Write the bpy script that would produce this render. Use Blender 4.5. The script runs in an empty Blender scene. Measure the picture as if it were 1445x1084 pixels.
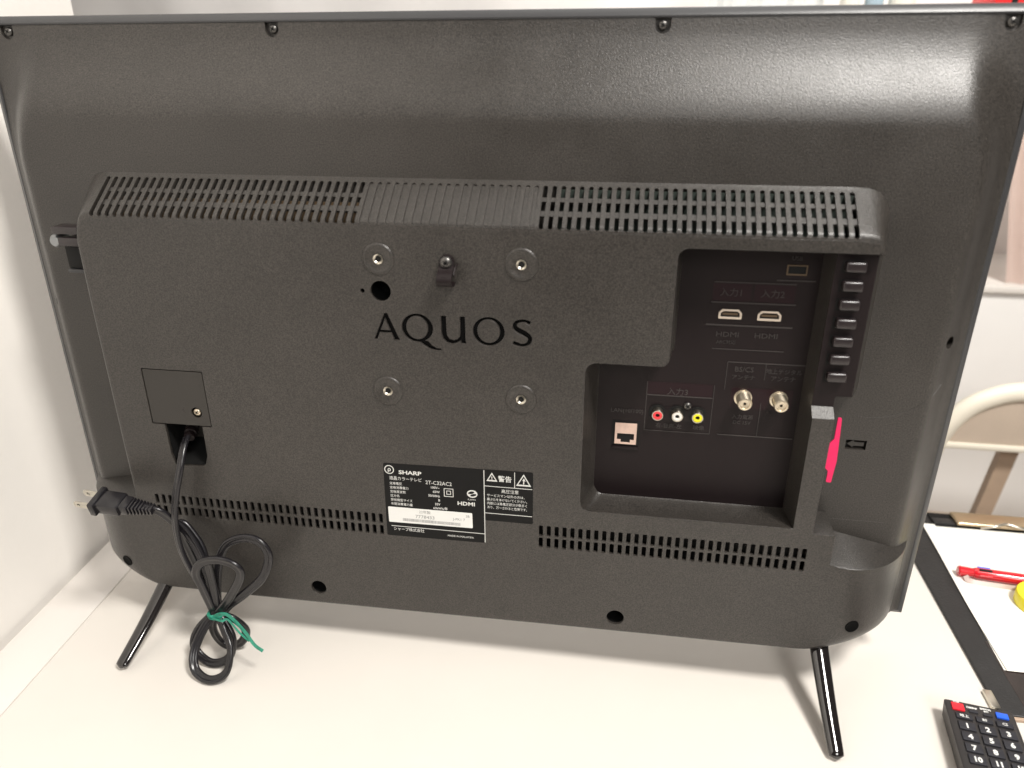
import bpy, bmesh, math, random
from mathutils import Vector, Matrix
random.seed(3)
S = bpy.context.scene
COL = S.collection
TZ = 50.0                                   # height of the set's lower edge above the table top, mm

def mm(x, y, z):
    """millimetres in the frame of the set (x right, y away from the viewer, z up from its lower edge) -> metres"""
    return Vector((x * .001, y * .001, (z + TZ) * .001))

# ------------------------------------------------------------------ camera
cam = bpy.data.cameras.new('camera'); camo = bpy.data.objects.new('camera', cam); COL.objects.link(camo)
cam.sensor_width = 36; cam.lens = 26.01; cam.clip_start = .01; cam.clip_end = 50
Rr = ((0.98758967, 0.15704782, -0.00161884), (0.06005701, -0.3871503, -0.92005859), (-0.14511993, 0.90854314, -0.39177746))
m = Matrix(((Rr[0][0], -Rr[1][0], -Rr[2][0], 0), (Rr[0][1], -Rr[1][1], -Rr[2][1], 0), (Rr[0][2], -Rr[1][2], -Rr[2][2], 0), (0, 0, 0, 1)))
camo.matrix_world = Matrix.Translation(mm(121.034, -543.067, 420.287)) @ m
cam.dof.use_dof = True; cam.dof.focus_distance = .60; cam.dof.aperture_fstop = 4.5
S.camera = camo

# ------------------------------------------------------------------ room light
w = bpy.data.worlds.new('World'); S.world = w; w.use_nodes = True
bg = w.node_tree.nodes['Background']; bg.inputs[0].default_value = (1, .95, .88, 1); bg.inputs[1].default_value = .12
def area(name, loc, target, size, power, col):
    l = bpy.data.lights.new(name, 'AREA'); l.shape = 'DISK'; l.size = size; l.energy = power; l.color = col
    o = bpy.data.objects.new(name, l); COL.objects.link(o); o.location = loc
    o.rotation_euler = (Vector(target) - Vector(loc)).to_track_quat('-Z', 'Y').to_euler()
    return o
area('ceiling_lamp', (.74, -.62, 1.62), (0, 0, .2), .34, 40, (1, .965, .91))
area('ceiling_bounce_fill', (.15, .45, 2.15), (0, 0, .2), 1.3, 9, (1, .97, .92))  # added broad fill, stands in for ceiling bounce onto the vent hood
area('rear_room_lamp', (.95, -2.4, 1.75), (0, 0, .3), 1.0, 33, (1, .97, .93))
S.view_settings.view_transform = 'Standard'; S.view_settings.look = 'None'
S.view_settings.exposure = -.10; S.view_settings.gamma = 1

# ------------------------------------------------------------------ materials
def mat(name, col, rough=.5, metal=0, bump=None, var=None, spec=.5, coat=0, trans=0, grain=None):
    """bump=(scale per metre, strength, distance m); var=(scale, amount)"""
    mt = bpy.data.materials.new(name); mt.use_nodes = True
    nt = mt.node_tree; b = nt.nodes['Principled BSDF']
    b.inputs['Base Color'].default_value = (*col, 1); b.inputs['Roughness'].default_value = rough
    b.inputs['Metallic'].default_value = metal; b.inputs['Specular IOR Level'].default_value = spec
    b.inputs['Coat Weight'].default_value = coat; b.inputs['Coat Roughness'].default_value = .08
    b.inputs['Transmission Weight'].default_value = trans
    tc = nt.nodes.new('ShaderNodeTexCoord'); src = tc.outputs['Object']
    if bump:
        n = nt.nodes.new('ShaderNodeTexNoise'); n.inputs['Scale'].default_value = bump[0]; n.inputs['Detail'].default_value = 3
        bp = nt.nodes.new('ShaderNodeBump'); bp.inputs['Strength'].default_value = bump[1]; bp.inputs['Distance'].default_value = bump[2]
        nt.links.new(src, n.inputs['Vector']); nt.links.new(n.outputs['Fac'], bp.inputs['Height'])
        nt.links.new(bp.outputs['Normal'], b.inputs['Normal'])
    if grain:
        # moulded grain: tiny light and dark pips in the plastic itself
        g1 = nt.nodes.new('ShaderNodeTexNoise'); g1.inputs['Scale'].default_value = grain[0]; g1.inputs['Detail'].default_value = 2
        g2 = nt.nodes.new('ShaderNodeMapRange'); g2.inputs[1].default_value = .3; g2.inputs[2].default_value = .7
        g2.inputs[3].default_value = 1 - grain[1]; g2.inputs[4].default_value = 1 + grain[1]
        nt.links.new(src, g1.inputs['Vector']); nt.links.new(g1.outputs['Fac'], g2.inputs[0])
    if var:
        n = nt.nodes.new('ShaderNodeTexNoise'); n.inputs['Scale'].default_value = var[0]; n.inputs['Detail'].default_value = 5
        n.inputs['Roughness'].default_value = .65
        r = nt.nodes.new('ShaderNodeMapRange'); r.inputs[1].default_value = .3; r.inputs[2].default_value = .7
        r.inputs[3].default_value = 1 - var[1]; r.inputs[4].default_value = 1 + var[1]
        mx = nt.nodes.new('ShaderNodeVectorMath'); mx.operation = 'SCALE'; mx.inputs[0].default_value = col
        nt.links.new(src, n.inputs['Vector']); nt.links.new(n.outputs['Fac'], r.inputs[0]); nt.links.new(r.outputs[0], mx.inputs['Scale'])
        if grain:
            m2 = nt.nodes.new('ShaderNodeVectorMath'); m2.operation = 'SCALE'
            nt.links.new(mx.outputs[0], m2.inputs[0]); nt.links.new(g2.outputs[0], m2.inputs['Scale']); nt.links.new(m2.outputs[0], b.inputs['Base Color'])
        else: nt.links.new(mx.outputs[0], b.inputs['Base Color'])
        r2 = nt.nodes.new('ShaderNodeMapRange'); r2.inputs[1].default_value = .3; r2.inputs[2].default_value = .7
        r2.inputs[3].default_value = rough - .05; r2.inputs[4].default_value = rough + .05
        nt.links.new(n.outputs['Fac'], r2.inputs[0]); nt.links.new(r2.outputs[0], b.inputs['Roughness'])
    return mt

M = {}
M['plastic'] = mat('textured_black_plastic', (.031, .0272, .0240), .34, bump=(1150, .5, .0005), var=(14, .14), spec=.58, grain=(1000, .55))
M['bay'] = mat('smooth_dark_plastic', (.010, .006, .0065), .45, bump=(900, .15, .0004), spec=.25)
M['key_black'] = mat('black_key', (.016, .011, .012), .30, spec=.7)
M['cover'] = mat('cover_plastic', (.024, .021, .018), .33, bump=(1900, .4, .0004))
M['steel_dark'] = mat('dark_metal', (.30, .31, .32), .35, .8)
M['cream_metal'] = mat('cream_metal', (.72, .62, .52), .4, .45)
M['dark'] = mat('inner_black_plastic', (.006, .006, .006), .6, spec=.25)
M['bezel'] = mat('bezel_plastic', (.040, .040, .042), .36, bump=(1500, .2, .0004))
M['glass'] = mat('screen_glass', (.01, .01, .012), .12)
M['logo'] = mat('black_inlay', (.002, .002, .002), .7, spec=.08)
M['gloss'] = mat('gloss_black_leg', (.008, .006, .006), .09, coat=1)
M['steel'] = mat('nickel_steel', (.62, .58, .50), .28, 1, bump=(700, .15, .0003))
M['brass'] = mat('brass_insert', (.75, .66, .52), .35, 1)
M['screw'] = mat('black_zinc_screw', (.12, .115, .11), .35, .85)
M['chassis'] = mat('brown_board', (.10, .065, .035), .5)
M['green'] = mat('circuit_green', (.018, .026, .021), .5)
M['copper'] = mat('copper_shield', (.68, .50, .42), .42, .35, var=(90, .15))
M['white_print'] = mat('white_print', (.62, .62, .60), .5)
M['sticker'] = mat('black_sticker', (.008, .008, .008), .5, bump=(60, .1, .0006), spec=.15)
M['white_label'] = mat('white_label', (.72, .72, .70), .45)
M['grey_print'] = mat('grey_print', (.25, .25, .25), .5)
M['cable'] = mat('cable_vinyl', (.012, .011, .013), .27, spec=.5, bump=(160, .25, .0006))
M['prong'] = mat('nickel_prong', (.60, .57, .50), .35, 1)
M['tie'] = mat('green_tie', (.02, .24, .16), .35, var=(200, .35))
M['pink'] = mat('magenta_card', (.85, .012, .12), .45)
M['red_plug'] = mat('red_socket', (.75, .05, .06), .4); M['white_plug'] = mat('white_socket', (.75, .73, .68), .4)
M['yellow_plug'] = mat('yellow_socket', (.78, .70, .02), .4)
M['table'] = mat('cream_laminate', (.71, .67, .62), .38, bump=(220, .06, .0004), var=(5, .018))
M['trim'] = mat('white_table_edge', (.76, .72, .68), .35, bump=(220, .06, .0004), var=(6, .015))
M['wall'] = mat('painted_wall', (.84, .81, .77), .8, bump=(90, .25, .001), var=(3, .03))
M['wall_far'] = mat('far_wall_paint', (.80, .77, .76), .8, bump=(90, .25, .001), var=(3, .03))
M['panel_white'] = mat('white_panel', (.84, .82, .80), .6, var=(4, .02))
M['floor'] = mat('wood_floor', (.35, .24, .15), .5, var=(8, .2))
M['leather'] = mat('black_leather', (.018, .017, .017), .48, bump=(500, .6, .0008), var=(30, .3))
M['paper'] = mat('white_paper', (.86, .84, .79), .7, bump=(40, .1, .001))
M['gold'] = mat('bronze_clip', (.52, .41, .27), .3, 1)
M['film'] = mat('glossy_black_sheet', (.02, .012, .01), .15, var=(22, .7))
M['red_pen'] = mat('red_pen', (.62, .008, .018), .2, coat=.6)
M['clear'] = mat('pale_clip_plastic', (.62, .50, .46), .2)
M['yellow'] = mat('yellow_tape', (.80, .70, .02), .35)
M['remote'] = mat('remote_plastic', (.030, .027, .027), .45, bump=(900, .3, .0004))
M['rbutton'] = mat('remote_rubber', (.020, .020, .026), .5)
M['rred'] = mat('remote_red', (.80, .02, .035), .4); M['rblue'] = mat('remote_blue', (.02, .12, .72), .4)
M['chair'] = mat('cream_chair', (.86, .80, .68), .45, var=(5, .02))
M['chair_back'] = mat('beige_shade_and_fabric', (.56, .46, .37), .8, bump=(400, .3, .001), var=(10, .06))
M['wood'] = mat('brown_chair_wood', (.46, .34, .25), .5, var=(12, .15))
M['redbox'] = mat('red_box', (.75, .02, .02), .4); M['cream'] = mat('cream_jar', (.82, .80, .72), .35)
M['blueglass'] = mat('blue_grey_jar', (.35, .45, .52), .25); M['wrap'] = mat('pale_wrap', (.84, .86, .86), .5, bump=(14, .3, .01), var=(12, .05))
M['pinkcloth'] = mat('pink_cloth', (.86, .72, .66), .85, bump=(30, .6, .004))
M['pale_sheet'] = mat('pale_curtain', (.87, .84, .82), .7, bump=(8, .5, .01))

# ------------------------------------------------------------------ helpers
def link(name, me, mt, parent=None, smooth=None):
    o = bpy.data.objects.new(name, me); COL.objects.link(o)
    if mt is not None:
        me.materials.clear(); me.materials.append(M[mt] if isinstance(mt, str) else mt)
    if smooth is not None:
        me.polygons.foreach_set('use_smooth', [True] * len(me.polygons))
        me.set_sharp_from_angle(angle=math.radians(smooth))
    if parent is not None:
        o.parent = parent
        o.location = Vector(o.location) - root_loc(parent)
    return o
def root_loc(p):
    l = Vector((0, 0, 0))
    while p is not None:
        l += p.location; p = p.parent
    return l
def frombm(name, bm, mt, parent=None, smooth=None):
    bmesh.ops.recalc_face_normals(bm, faces=bm.faces)
    me = bpy.data.meshes.new(name); bm.to_mesh(me); bm.free()
    return link(name, me, mt, parent, smooth)
def thing(name, label, cat, loc, group=None):
    o = bpy.data.objects.new(name, None); COL.objects.link(o); o.location = loc; o.empty_display_size = .02
    o['label'] = label; o['category'] = cat
    if group: o['group'] = group
    return o
def tag(o, label, cat, group=None):
    o['label'] = label; o['category'] = cat
    if group: o['group'] = group
    return o
def base_at(o, loc):
    """move a one-mesh thing's origin to loc"""
    loc = Vector(loc); o.data.transform(Matrix.Translation(-loc)); o.location = loc; return o
def lab(o, t): o['label'] = t; return o

def add_box(bm, x0, x1, y0, y1, z0, z1, bev=0, seg=2, rot=None, piv=None):
    r = bmesh.ops.create_cube(bm, size=1)
    vs = r['verts']
    c = Vector(((x0 + x1) / 2, (y0 + y1) / 2, (z0 + z1) / 2)); s = (abs(x1 - x0), abs(y1 - y0), abs(z1 - z0))
    for v in vs: v.co = Vector((v.co.x * s[0], v.co.y * s[1], v.co.z * s[2])) + c
    if bev:
        es = list({e for v in vs for e in v.link_edges})
        g = bmesh.ops.bevel(bm, geom=es, offset=bev, segments=seg, affect='EDGES', profile=.5)
        vs = list({v for f in g['faces'] for v in f.verts} | {v for v in vs if v.is_valid})
    if rot is not None:
        p = Vector(piv) if piv is not None else c
        for v in vs: v.co = rot @ (v.co - p) + p
    return vs
def tomm(bm):
    for v in bm.verts: v.co = mm(*v.co)
def box(name, x0, x1, y0, y1, z0, z1, mt, parent=None, bev=0, rot=None, piv=None, seg=2):
    bm = bmesh.new(); add_box(bm, x0, x1, y0, y1, z0, z1, bev, seg, rot, piv); tomm(bm)
    return frombm(name, bm, mt, parent, 35 if bev else None)
def add_lathe(bm, prof, c, axis='-Y', n=32, rotm=None):
    """prof = [(r, h)] revolved about an axis through c; h grows along axis"""
    c = Vector(c); A = {'-Y': Vector((0, -1, 0)), 'Z': Vector((0, 0, 1)), 'X': Vector((1, 0, 0))}[axis] if isinstance(axis, str) else Vector(axis).normalized()
    u = A.orthogonal().normalized(); v = A.cross(u)
    rings = []
    for r, h in prof:
        if r < 1e-6: rings.append([bm.verts.new(c + A * h)])
        else: rings.append([bm.verts.new(c + A * h + (u * math.cos(t) + v * math.sin(t)) * r) for t in [2 * math.pi * k / n for k in range(n)]])
    for a, b in zip(rings, rings[1:]):
        for k in range(n):
            k2 = (k + 1) % n
            if len(a) == 1 and len(b) > 1: bm.faces.new((a[0], b[k], b[k2]))
            elif len(b) == 1 and len(a) > 1: bm.faces.new((a[k], a[k2], b[0]))
            elif len(a) > 1: bm.faces.new((a[k], a[k2], b[k2], b[k]))
def lathe(name, prof, c, mt, parent=None, axis='-Y', n=32, smooth=40):
    bm = bmesh.new(); add_lathe(bm, prof, c, axis, n); tomm(bm)
    return frombm(name, bm, mt, parent, smooth)
def catmull(pts, n=8, closed=False):
    P = [Vector(p) for p in pts]; out = []
    N = len(P)
    for i in range(N if closed else N - 1):
        p0 = P[(i - 1) % N] if closed or i > 0 else P[0] * 2 - P[1]
        p1 = P[i]; p2 = P[(i + 1) % N]
        p3 = P[(i + 2) % N] if closed or i + 2 < N else P[-1] * 2 - P[-2]
        for k in range(n):
            t = k / n
            out.append(.5 * ((2 * p1) + (p2 - p0) * t + (2 * p0 - 5 * p1 + 4 * p2 - p3) * t * t + (3 * p1 - p0 - 3 * p2 + p3) * t ** 3))
    if not closed: out.append(P[-1])
    return out
def add_sweep(bm, pts, prof, up=(0, 0, 1), n=8, scale=None, cap=True):
    """sweep a closed 2-D profile [(a, b)] along a smooth path, parallel transported"""
    C = catmull(pts, n) if n > 1 else [Vector(p) for p in pts]
    up = Vector(up); rings = []; prev = None
    for i, p in enumerate(C):
        t = (C[min(i + 1, len(C) - 1)] - C[max(i - 1, 0)]).normalized()
        if prev is None: s = t.cross(up)
        else: s = prev - t * prev.dot(t)
        if s.length < 1e-5: s = t.orthogonal()
        s.normalize(); prev = s; b = s.cross(t)
        k = scale(i / (len(C) - 1)) if scale else 1
        rings.append([bm.verts.new(p + s * a * k + b * c * k) for a, c in prof])
    m_ = len(prof)
    for a, b in zip(rings, rings[1:]):
        for k in range(m_): bm.faces.new((a[k], a[(k + 1) % m_], b[(k + 1) % m_], b[k]))
    if cap:
        bm.faces.new(rings[0]); bm.faces.new(list(reversed(rings[-1])))
def sweep(name, pts, prof, mt, parent=None, up=(0, 0, 1), n=8, scale=None, smooth=50):
    bm = bmesh.new(); add_sweep(bm, pts, prof, up, n, scale); tomm(bm)
    return frombm(name, bm, mt, parent, smooth)
def circ(r, n=12, sx=1, sy=1): return [(r * sx * math.cos(2 * math.pi * k / n), r * sy * math.sin(2 * math.pi * k / n)) for k in range(n)]

def rounded(poly, seg=5):
    """poly = [(x, z, r)] -> corner-rounded outline"""
    out = []; N = len(poly)
    for i in range(N):
        x, z, r = poly[i]; p = Vector((x, z)); a = Vector(poly[i - 1][:2]); b = Vector(poly[(i + 1) % N][:2])
        if r <= 0: out.append((x, z)); continue
        d1 = (a - p).normalized(); d2 = (b - p).normalized()
        ang = d1.angle(d2); L = min(r / math.tan(ang / 2), (a - p).length * .49, (b - p).length * .49)
        q0 = p + d1 * L; q2 = p + d2 * L
        for k in range(seg + 1):
            t = k / seg; q = q0 * (1 - t) ** 2 + p * 2 * t * (1 - t) + q2 * t * t
            # blend towards a true arc
            out.append((q.x, q.y))
    return out
def plate(name, loops, thick, y_face, mt, parent=None, bev=0., frame=None, smooth=30):
    """flat sheet with holes: loops are closed outlines (x, z) in mm, even-odd filled; front face at y_face, normal -Y"""
    cu = bpy.data.curves.new(name, 'CURVE'); cu.dimensions = '2D'; cu.fill_mode = 'BOTH'
    cu.extrude = (thick / 2 - bev) ; cu.bevel_depth = bev; cu.bevel_resolution = 1; cu.offset = -bev
    for L in loops:
        sp = cu.splines.new('POLY'); sp.points.add(len(L) - 1)
        for pt, q in zip(sp.points, L): pt.co = (q[0], q[1], 0, 1)
        sp.use_cyclic_u = True
    tmp = bpy.data.objects.new('tmp', cu)
    me = bpy.data.meshes.new_from_object(tmp); bpy.data.objects.remove(tmp); bpy.data.curves.remove(cu)
    for v in me.vertices:
        x, z, h = v.co
        v.co = mm(x, y_face + thick / 2 - h, z) if frame is None else frame(x, z, h - thick / 2)
    return link(name, me, mt, parent, smooth)
def text_mesh(items, y_face, thick=.12, frame=None):
    """items = [(string, x, z, size, align, xscale)] -> one mesh of extruded lettering on the plane y = y_face (proud of it)"""
    V = []; F = []
    for it in items:
        s, x, z, size, al = it[:5]; xs = it[5] if len(it) > 5 else 1
        cu = bpy.data.curves.new('t', 'FONT'); cu.body = s; cu.size = size; cu.align_x = al; cu.extrude = thick / 2
        cu.resolution_u = 2; cu.offset = it[6] if len(it) > 6 else 0
        tmp = bpy.data.objects.new('tmp', cu); COL.objects.link(tmp)
        bpy.context.view_layer.update()
        me = bpy.data.meshes.new_from_object(tmp); bpy.data.objects.remove(tmp); bpy.data.curves.remove(cu)
        b = len(V)
        for v in me.vertices:
            px, pz, h = x + v.co.x * xs, z + v.co.y, v.co.z + thick / 2
            V.append(mm(px, y_face - h, pz) if frame is None else frame(px, pz, h))
        for p in me.polygons: F.append([b + i for i in p.vertices])
        bpy.data.meshes.remove(me)
    return V, F
def lettering(name, items, y_face, mt, parent, thick=.12, frame=None, extra=None):
    V, F = text_mesh(items, y_face, thick, frame)
    me = bpy.data.meshes.new(name)
    if extra:
        for (x0, x1, z0, z1) in extra:
            b = len(V)
            f = frame if frame else (lambda a, c, h: mm(a, y_face - h, c))
            for h in (0, thick):
                for (a, c) in ((x0, z0), (x1, z0), (x1, z1), (x0, z1)): V.append(f(a, c, h))
            F += [(b + 4, b + 5, b + 6, b + 7), (b, b + 1, b + 5, b + 4), (b + 1, b + 2, b + 6, b + 5), (b + 2, b + 3, b + 7, b + 6), (b + 3, b, b + 4, b + 7)]
    me.from_pydata(V, [], F); me.update()
    return link(name, me, mt, parent)
def circle_loop(x, z, r, n=24, sx=1): return [(x + r * sx * math.cos(2 * math.pi * k / n), z + r * math.sin(2 * math.pi * k / n)) for k in range(n)]
def ss(t): t = max(0, min(1, t)); return t * t * (3 - 2 * t)

# ================================================================== TELEVISION
W2, H = 365.5, 456.8
EP = 57.7                                    # how far the main rear panel stands behind the screen frame
tv = thing('television', 'flat television seen from behind, black textured back with vents, ports and two glossy legs', 'television', mm(0, 0, -TZ))

# ---- screen frame and screen
bm = bmesh.new(); add_box(bm, -W2, W2, -1, 11, 0, H, 2.2, 3); tomm(bm)
frombm('bezel', bm, 'bezel', tv, 35)
box('screen', -W2 + 9, W2 - 9, 10.5, 11.6, 16, H - 9, 'glass', tv)
bm = bmesh.new()                              # raised lip round the back of the frame
prof = [(0, 1.0), (0, 2.2), (.7, 3.2), (4.4, 5.2), (5.4, 5.0), (6.2, 3.0), (6.2, 1.0)]
rings = []
for sx, sz in ((-1, 1), (1, 1), (1, 0), (-1, 0)):
    rings.append([bm.verts.new((sx * (W2 - .5 - d), -e, (H - .5 - d) if sz else d + .5)) for d, e in prof])
for i in range(4):
    a, b = rings[i], rings[(i + 1) % 4]
    for k in range(len(prof) - 1): bm.faces.new((a[k], a[k + 1], b[k + 1], b[k]))
tomm(bm); frombm('rear_lip', bm, 'bezel', tv, 30)

# ---- curved rear shell (closed, then drilled)
def e_shell(x, z):
    dx = W2 - abs(x); dz = H - z
    def f(d): return .10 * ss(d / 26) + .90 * ss((d - 14) / 56)
    dx = dx * 2.15 + 2; R_ = 105.0
    d = R_ - math.hypot(R_ - dx, R_ - dz) if dx < R_ and dz < R_ else min(dx, dz)
    return 4.0 + 22.0 * f(max(d, 0))
xs = [-W2 + 5.8 + i * (2 * W2 - 11.6) / 244 for i in range(245)]
zs = [6 + i * (H - 5.8 - 6) / 150 for i in range(151)]
bm = bmesh.new()
g = [[bm.verts.new((x, -e_shell(x, z), z)) for x in xs] for z in zs]
for j in range(len(zs) - 1):
    for i in range(len(xs) - 1): bm.faces.new((g[j][i], g[j][i + 1], g[j + 1][i + 1], g[j + 1][i]))
bk = [bm.verts.new((x, -1.2, z)) for x, z in ((xs[0], zs[0]), (xs[-1], zs[0]), (xs[-1], zs[-1]), (xs[0], zs[-1]))]
bm.faces.new(list(reversed(bk)))
def side(row, a, b): bm.faces.new([a] + row + [b])
bm.faces.new([bk[0]] + [bk[1]] + [g[0][i] for i in range(len(xs) - 1, -1, -1)])
bm.faces.new([bk[2]] + [bk[3]] + [g[-1][i] for i in range(len(xs))])
bm.faces.new([bk[1]] + [bk[2]] + [g[j][-1] for j in range(len(zs) - 1, -1, -1)])
bm.faces.new([bk[3]] + [bk[0]] + [g[j][0] for j in range(len(zs))])
tomm(bm); bmesh.ops.recalc_face_normals(bm, faces=bm.faces)
me = bpy.data.meshes.new('rear_shell'); bm.to_mesh(me); bm.free()
shell = link('rear_shell', me, 'plastic', tv)
cut = bmesh.new()
def u_pocket(bm, x, zt, wd, hh, e0, e1):
    L = [(x - wd / 2, zt), (x + wd / 2, zt)] + [(x + wd / 2 * math.cos(-math.pi * k / 10), zt - hh + wd / 2 + wd / 2 * math.sin(-math.pi * k / 10)) for k in range(11)]
    a = [bm.verts.new((p[0], -e0, p[1])) for p in L]; b = [bm.verts.new((p[0], -e1, p[1])) for p in L]
    bm.faces.new(a); bm.faces.new(list(reversed(b)))
    for k in range(len(L)): bm.faces.new((a[k], b[k], b[(k + 1) % len(L)], a[(k + 1) % len(L)]))
SCR = [(-342.5, 449), (-134.2, 449), (134.2, 449), (342.5, 449)]
for x, z in SCR: u_pocket(cut, x, 452.5, 10, 11.5, 1.6, 30)
for sx in (-1, 1): add_lathe(cut, [(0, -30), (4.6, -30), (4.6, 12), (0, 12)], (sx * 343, -14, 245), (sx * .35, -1, .05), 20)
add_box(cut, 287.3, 301.8, -40, -20.5, 161.5, 169.2)
tomm(cut); bmesh.ops.recalc_face_normals(cut, faces=cut.faces)
cme = bpy.data.meshes.new('c'); cut.to_mesh(cme); cut.free(); cob = bpy.data.objects.new('c', cme); COL.objects.link(cob)
cob.parent = tv; cob.location = -tv.location
md = shell.modifiers.new('b', 'BOOLEAN'); md.operation = 'DIFFERENCE'; md.object = cob; md.solver = 'EXACT'
bpy.context.view_layer.update()
dg = bpy.context.evaluated_depsgraph_get()
nm = bpy.data.meshes.new_from_object(shell.evaluated_get(dg)); shell.modifiers.clear(); shell.data = nm
bpy.data.objects.remove(cob)
nm.polygons.foreach_set('use_smooth', [True] * len(nm.polygons)); nm.set_sharp_from_angle(angle=math.radians(28))

def cross_screw(name, c, r, parent, axis='-Y', mt='screw'):
    """pan-head screw with a cross recess"""
    bm = bmesh.new()
    add_lathe(bm, [(r * .98, -1.5), (r, .2), (r * .85, r * .32), (r * .45, r * .48), (r * .30, r * .5), (r * .22, r * .2), (0, r * .15)], c, axis, 24)
    tomm(bm); o = frombm(name, bm, mt, parent, 40)
    bm = bmesh.new(); cc = Vector(c)
    A = Vector((0, -1, 0)) if axis == '-Y' else Vector(axis).normalized()
    p = cc + A * (r * .46)
    q = Vector((0, -1, 0)).rotation_difference(A).to_matrix()
    for a in (.6, .6 + math.pi / 2):
        add_box(bm, p.x - r * .55, p.x + r * .55, p.y - .12, p.y + .12, p.z - r * .1, p.z + r * .1, rot=q @ Matrix.Rotation(a, 3, 'Y'))
    tomm(bm); frombm('cross_slot', bm, 'dark', o)
    return o
for x, z in SCR:
    cross_screw('edge_screw', (x, -2.6, 446.3), 3.1, tv)
# deep screws at the two sides
for sx in (-1, 1):
    cross_screw('side_screw', (sx * 342.2, -6.0, 245), 2.8, tv, (sx * .35, -1, .05))
# arrow beside the card slot
bm = bmesh.new()
L = [(a_ - 2.7, b_ + 4) for a_, b_ in [(291.5, 161.3), (296, 164.4), (296, 162.8), (303.4, 162.8), (303.4, 159.8), (296, 159.8), (296, 158.2)]]
a = [bm.verts.new((p[0], -20.6, p[1])) for p in L]; b = [bm.verts.new((p[0], -24.2, p[1])) for p in L]
bm.faces.new(b); [bm.faces.new((a[k], b[k], b[(k + 1) % 7], a[(k + 1) % 7])) for k in range(7)]
tomm(bm); frombm('card_arrow', bm, 'plastic', tv)
lettering('shell_mark', [('B-CAS', 283, 206.2, 3.4, 'LEFT'), ('CARD', 301, 206.2, 3.2, 'LEFT')], -25.8, 'plastic', tv, .25)
for pts in ([(x, -e_shell(x, 188 + (x - 300) ** 2 * .012) - .02, 188 + (x - 300) ** 2 * .012) for x in range(292, 352, 6)], [(x, -e_shell(x, 101) - .02, 101) for x in range(285, 330, 6)]):
    sweep('mould_line', pts, circ(.13, 6), 'plastic', tv, n=2)

# ---- main rear panel
def body_bottom(x): return -9.5 + 5.5 * ss((x + 280) / 560)
BOT = []
outer = [(-266, 325.0, 0), (276.5, 325.0, 3), (278.5, 313.5, 1), (159.2, 313.5, 0)]
def arc(cx, cz, r, a0, a1, n=7): return [(cx + r * math.cos(math.radians(a0 + (a1 - a0) * k / n)), cz + r * math.sin(math.radians(a0 + (a1 - a0) * k / n)), 0) for k in range(n + 1)]
P = []
P += [(-267.6, 321.9, 0), (263.6, 321.9, 0), (273, 321.1, 0), (276.2, 317.4, 0), (276.4, 313.5, 0)]
P += arc(160, 306.5, 7, 90, 180)                                   # upper left of the port bay
P += [(153.2, 238, 0)] + arc(147.2, 236.5, 6, 0, -90)                # step
P += arc(103.5, 223, 7.5, 90, 180) + [(96, 117, 0)] + arc(104, 117, 8, 180, 270) + [(252.5, 109, 0), (252.5, 199, 0), (267, 199, 0), (267, 106, 0), (283, 106, 0), (283, 80, 0)]
P += [(291, 78, 0), (297, 77.5, 0)]
RS = [(297, 77.5), (297, 60), (297, 40), (297, 27)]
for k in range(1, 13):
    a = math.radians(-90 * k / 12); RS.append((271 + 26 * math.cos(a), 24 + (24 - body_bottom(271) - 3) * math.sin(a)))
LS = [(-x, z) for x, z in RS[:4]]
for k in range(1, 13):
    a = math.radians(-90 * k / 12); LS.append((-(271 + 26 * math.cos(a)), 24 + (24 - body_bottom(-271) - 3) * math.sin(a)))
P += [(x, z, 0) for x, z in RS[1:]]
BX = [220, 150, 80, 0, -80, -150, -220]
P += [(x, body_bottom(x) + 3, 0) for x in BX]
P += [(x, z, 0) for x, z in reversed(LS)]
P += [(-291, 78, 0), (-283, 80, 0)] + [(-279, 88, 0), (-279, 303, 0)] + [(-277.6, 312, 0), (-275.6, 317, 0), (-272.6, 320.4, 0)]
outer = [(p[0], p[1]) for p in P]
holes = []
# lower vent slots, two rows, two banks
PIT = 6.165
def slot_loop(x, z0, z1, w=1.5): return rounded([(x - w, z0, .8), (x + w, z0, .8), (x + w, z1, .8), (x - w, z1, .8)], 2)
for k in range(33):
    for z0, z1 in ((82.6, 91.2), (71.8, 80.2)): holes.append(slot_loop(-261.5 + k * PIT, z0 - 1.2, z1 - 1.2))
for k in range(33):
    for z0, z1 in ((83.0, 92.2), (72.2, 81.0)): holes.append(slot_loop(66.2 + k * PIT, z0, z1, 1.55))
# screw holes, large hole, cord opening
holes.append(circle_loop(-125.4, 9.5, 6.6, sx=1.0)); holes.append(circle_loop(127.9, 10.5, 6.9))
holes.append(circle_loop(-50.4, 276.1, 7.4)); holes.append(circle_loop(-63.8, 275.8, 1.6, 10))
holes.append(rounded([(-251, 205.2, 1), (-199.4, 205.2, 1), (-199.2, 157.4, 1), (-207.5, 157.4, 0), (-207.8, 131, 3), (-211, 121.5, 4), (-237, 119.5, 4), (-239.6, 130, 3), (-240, 157.2, 0), (-251, 157.2, 1)], 3))
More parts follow.
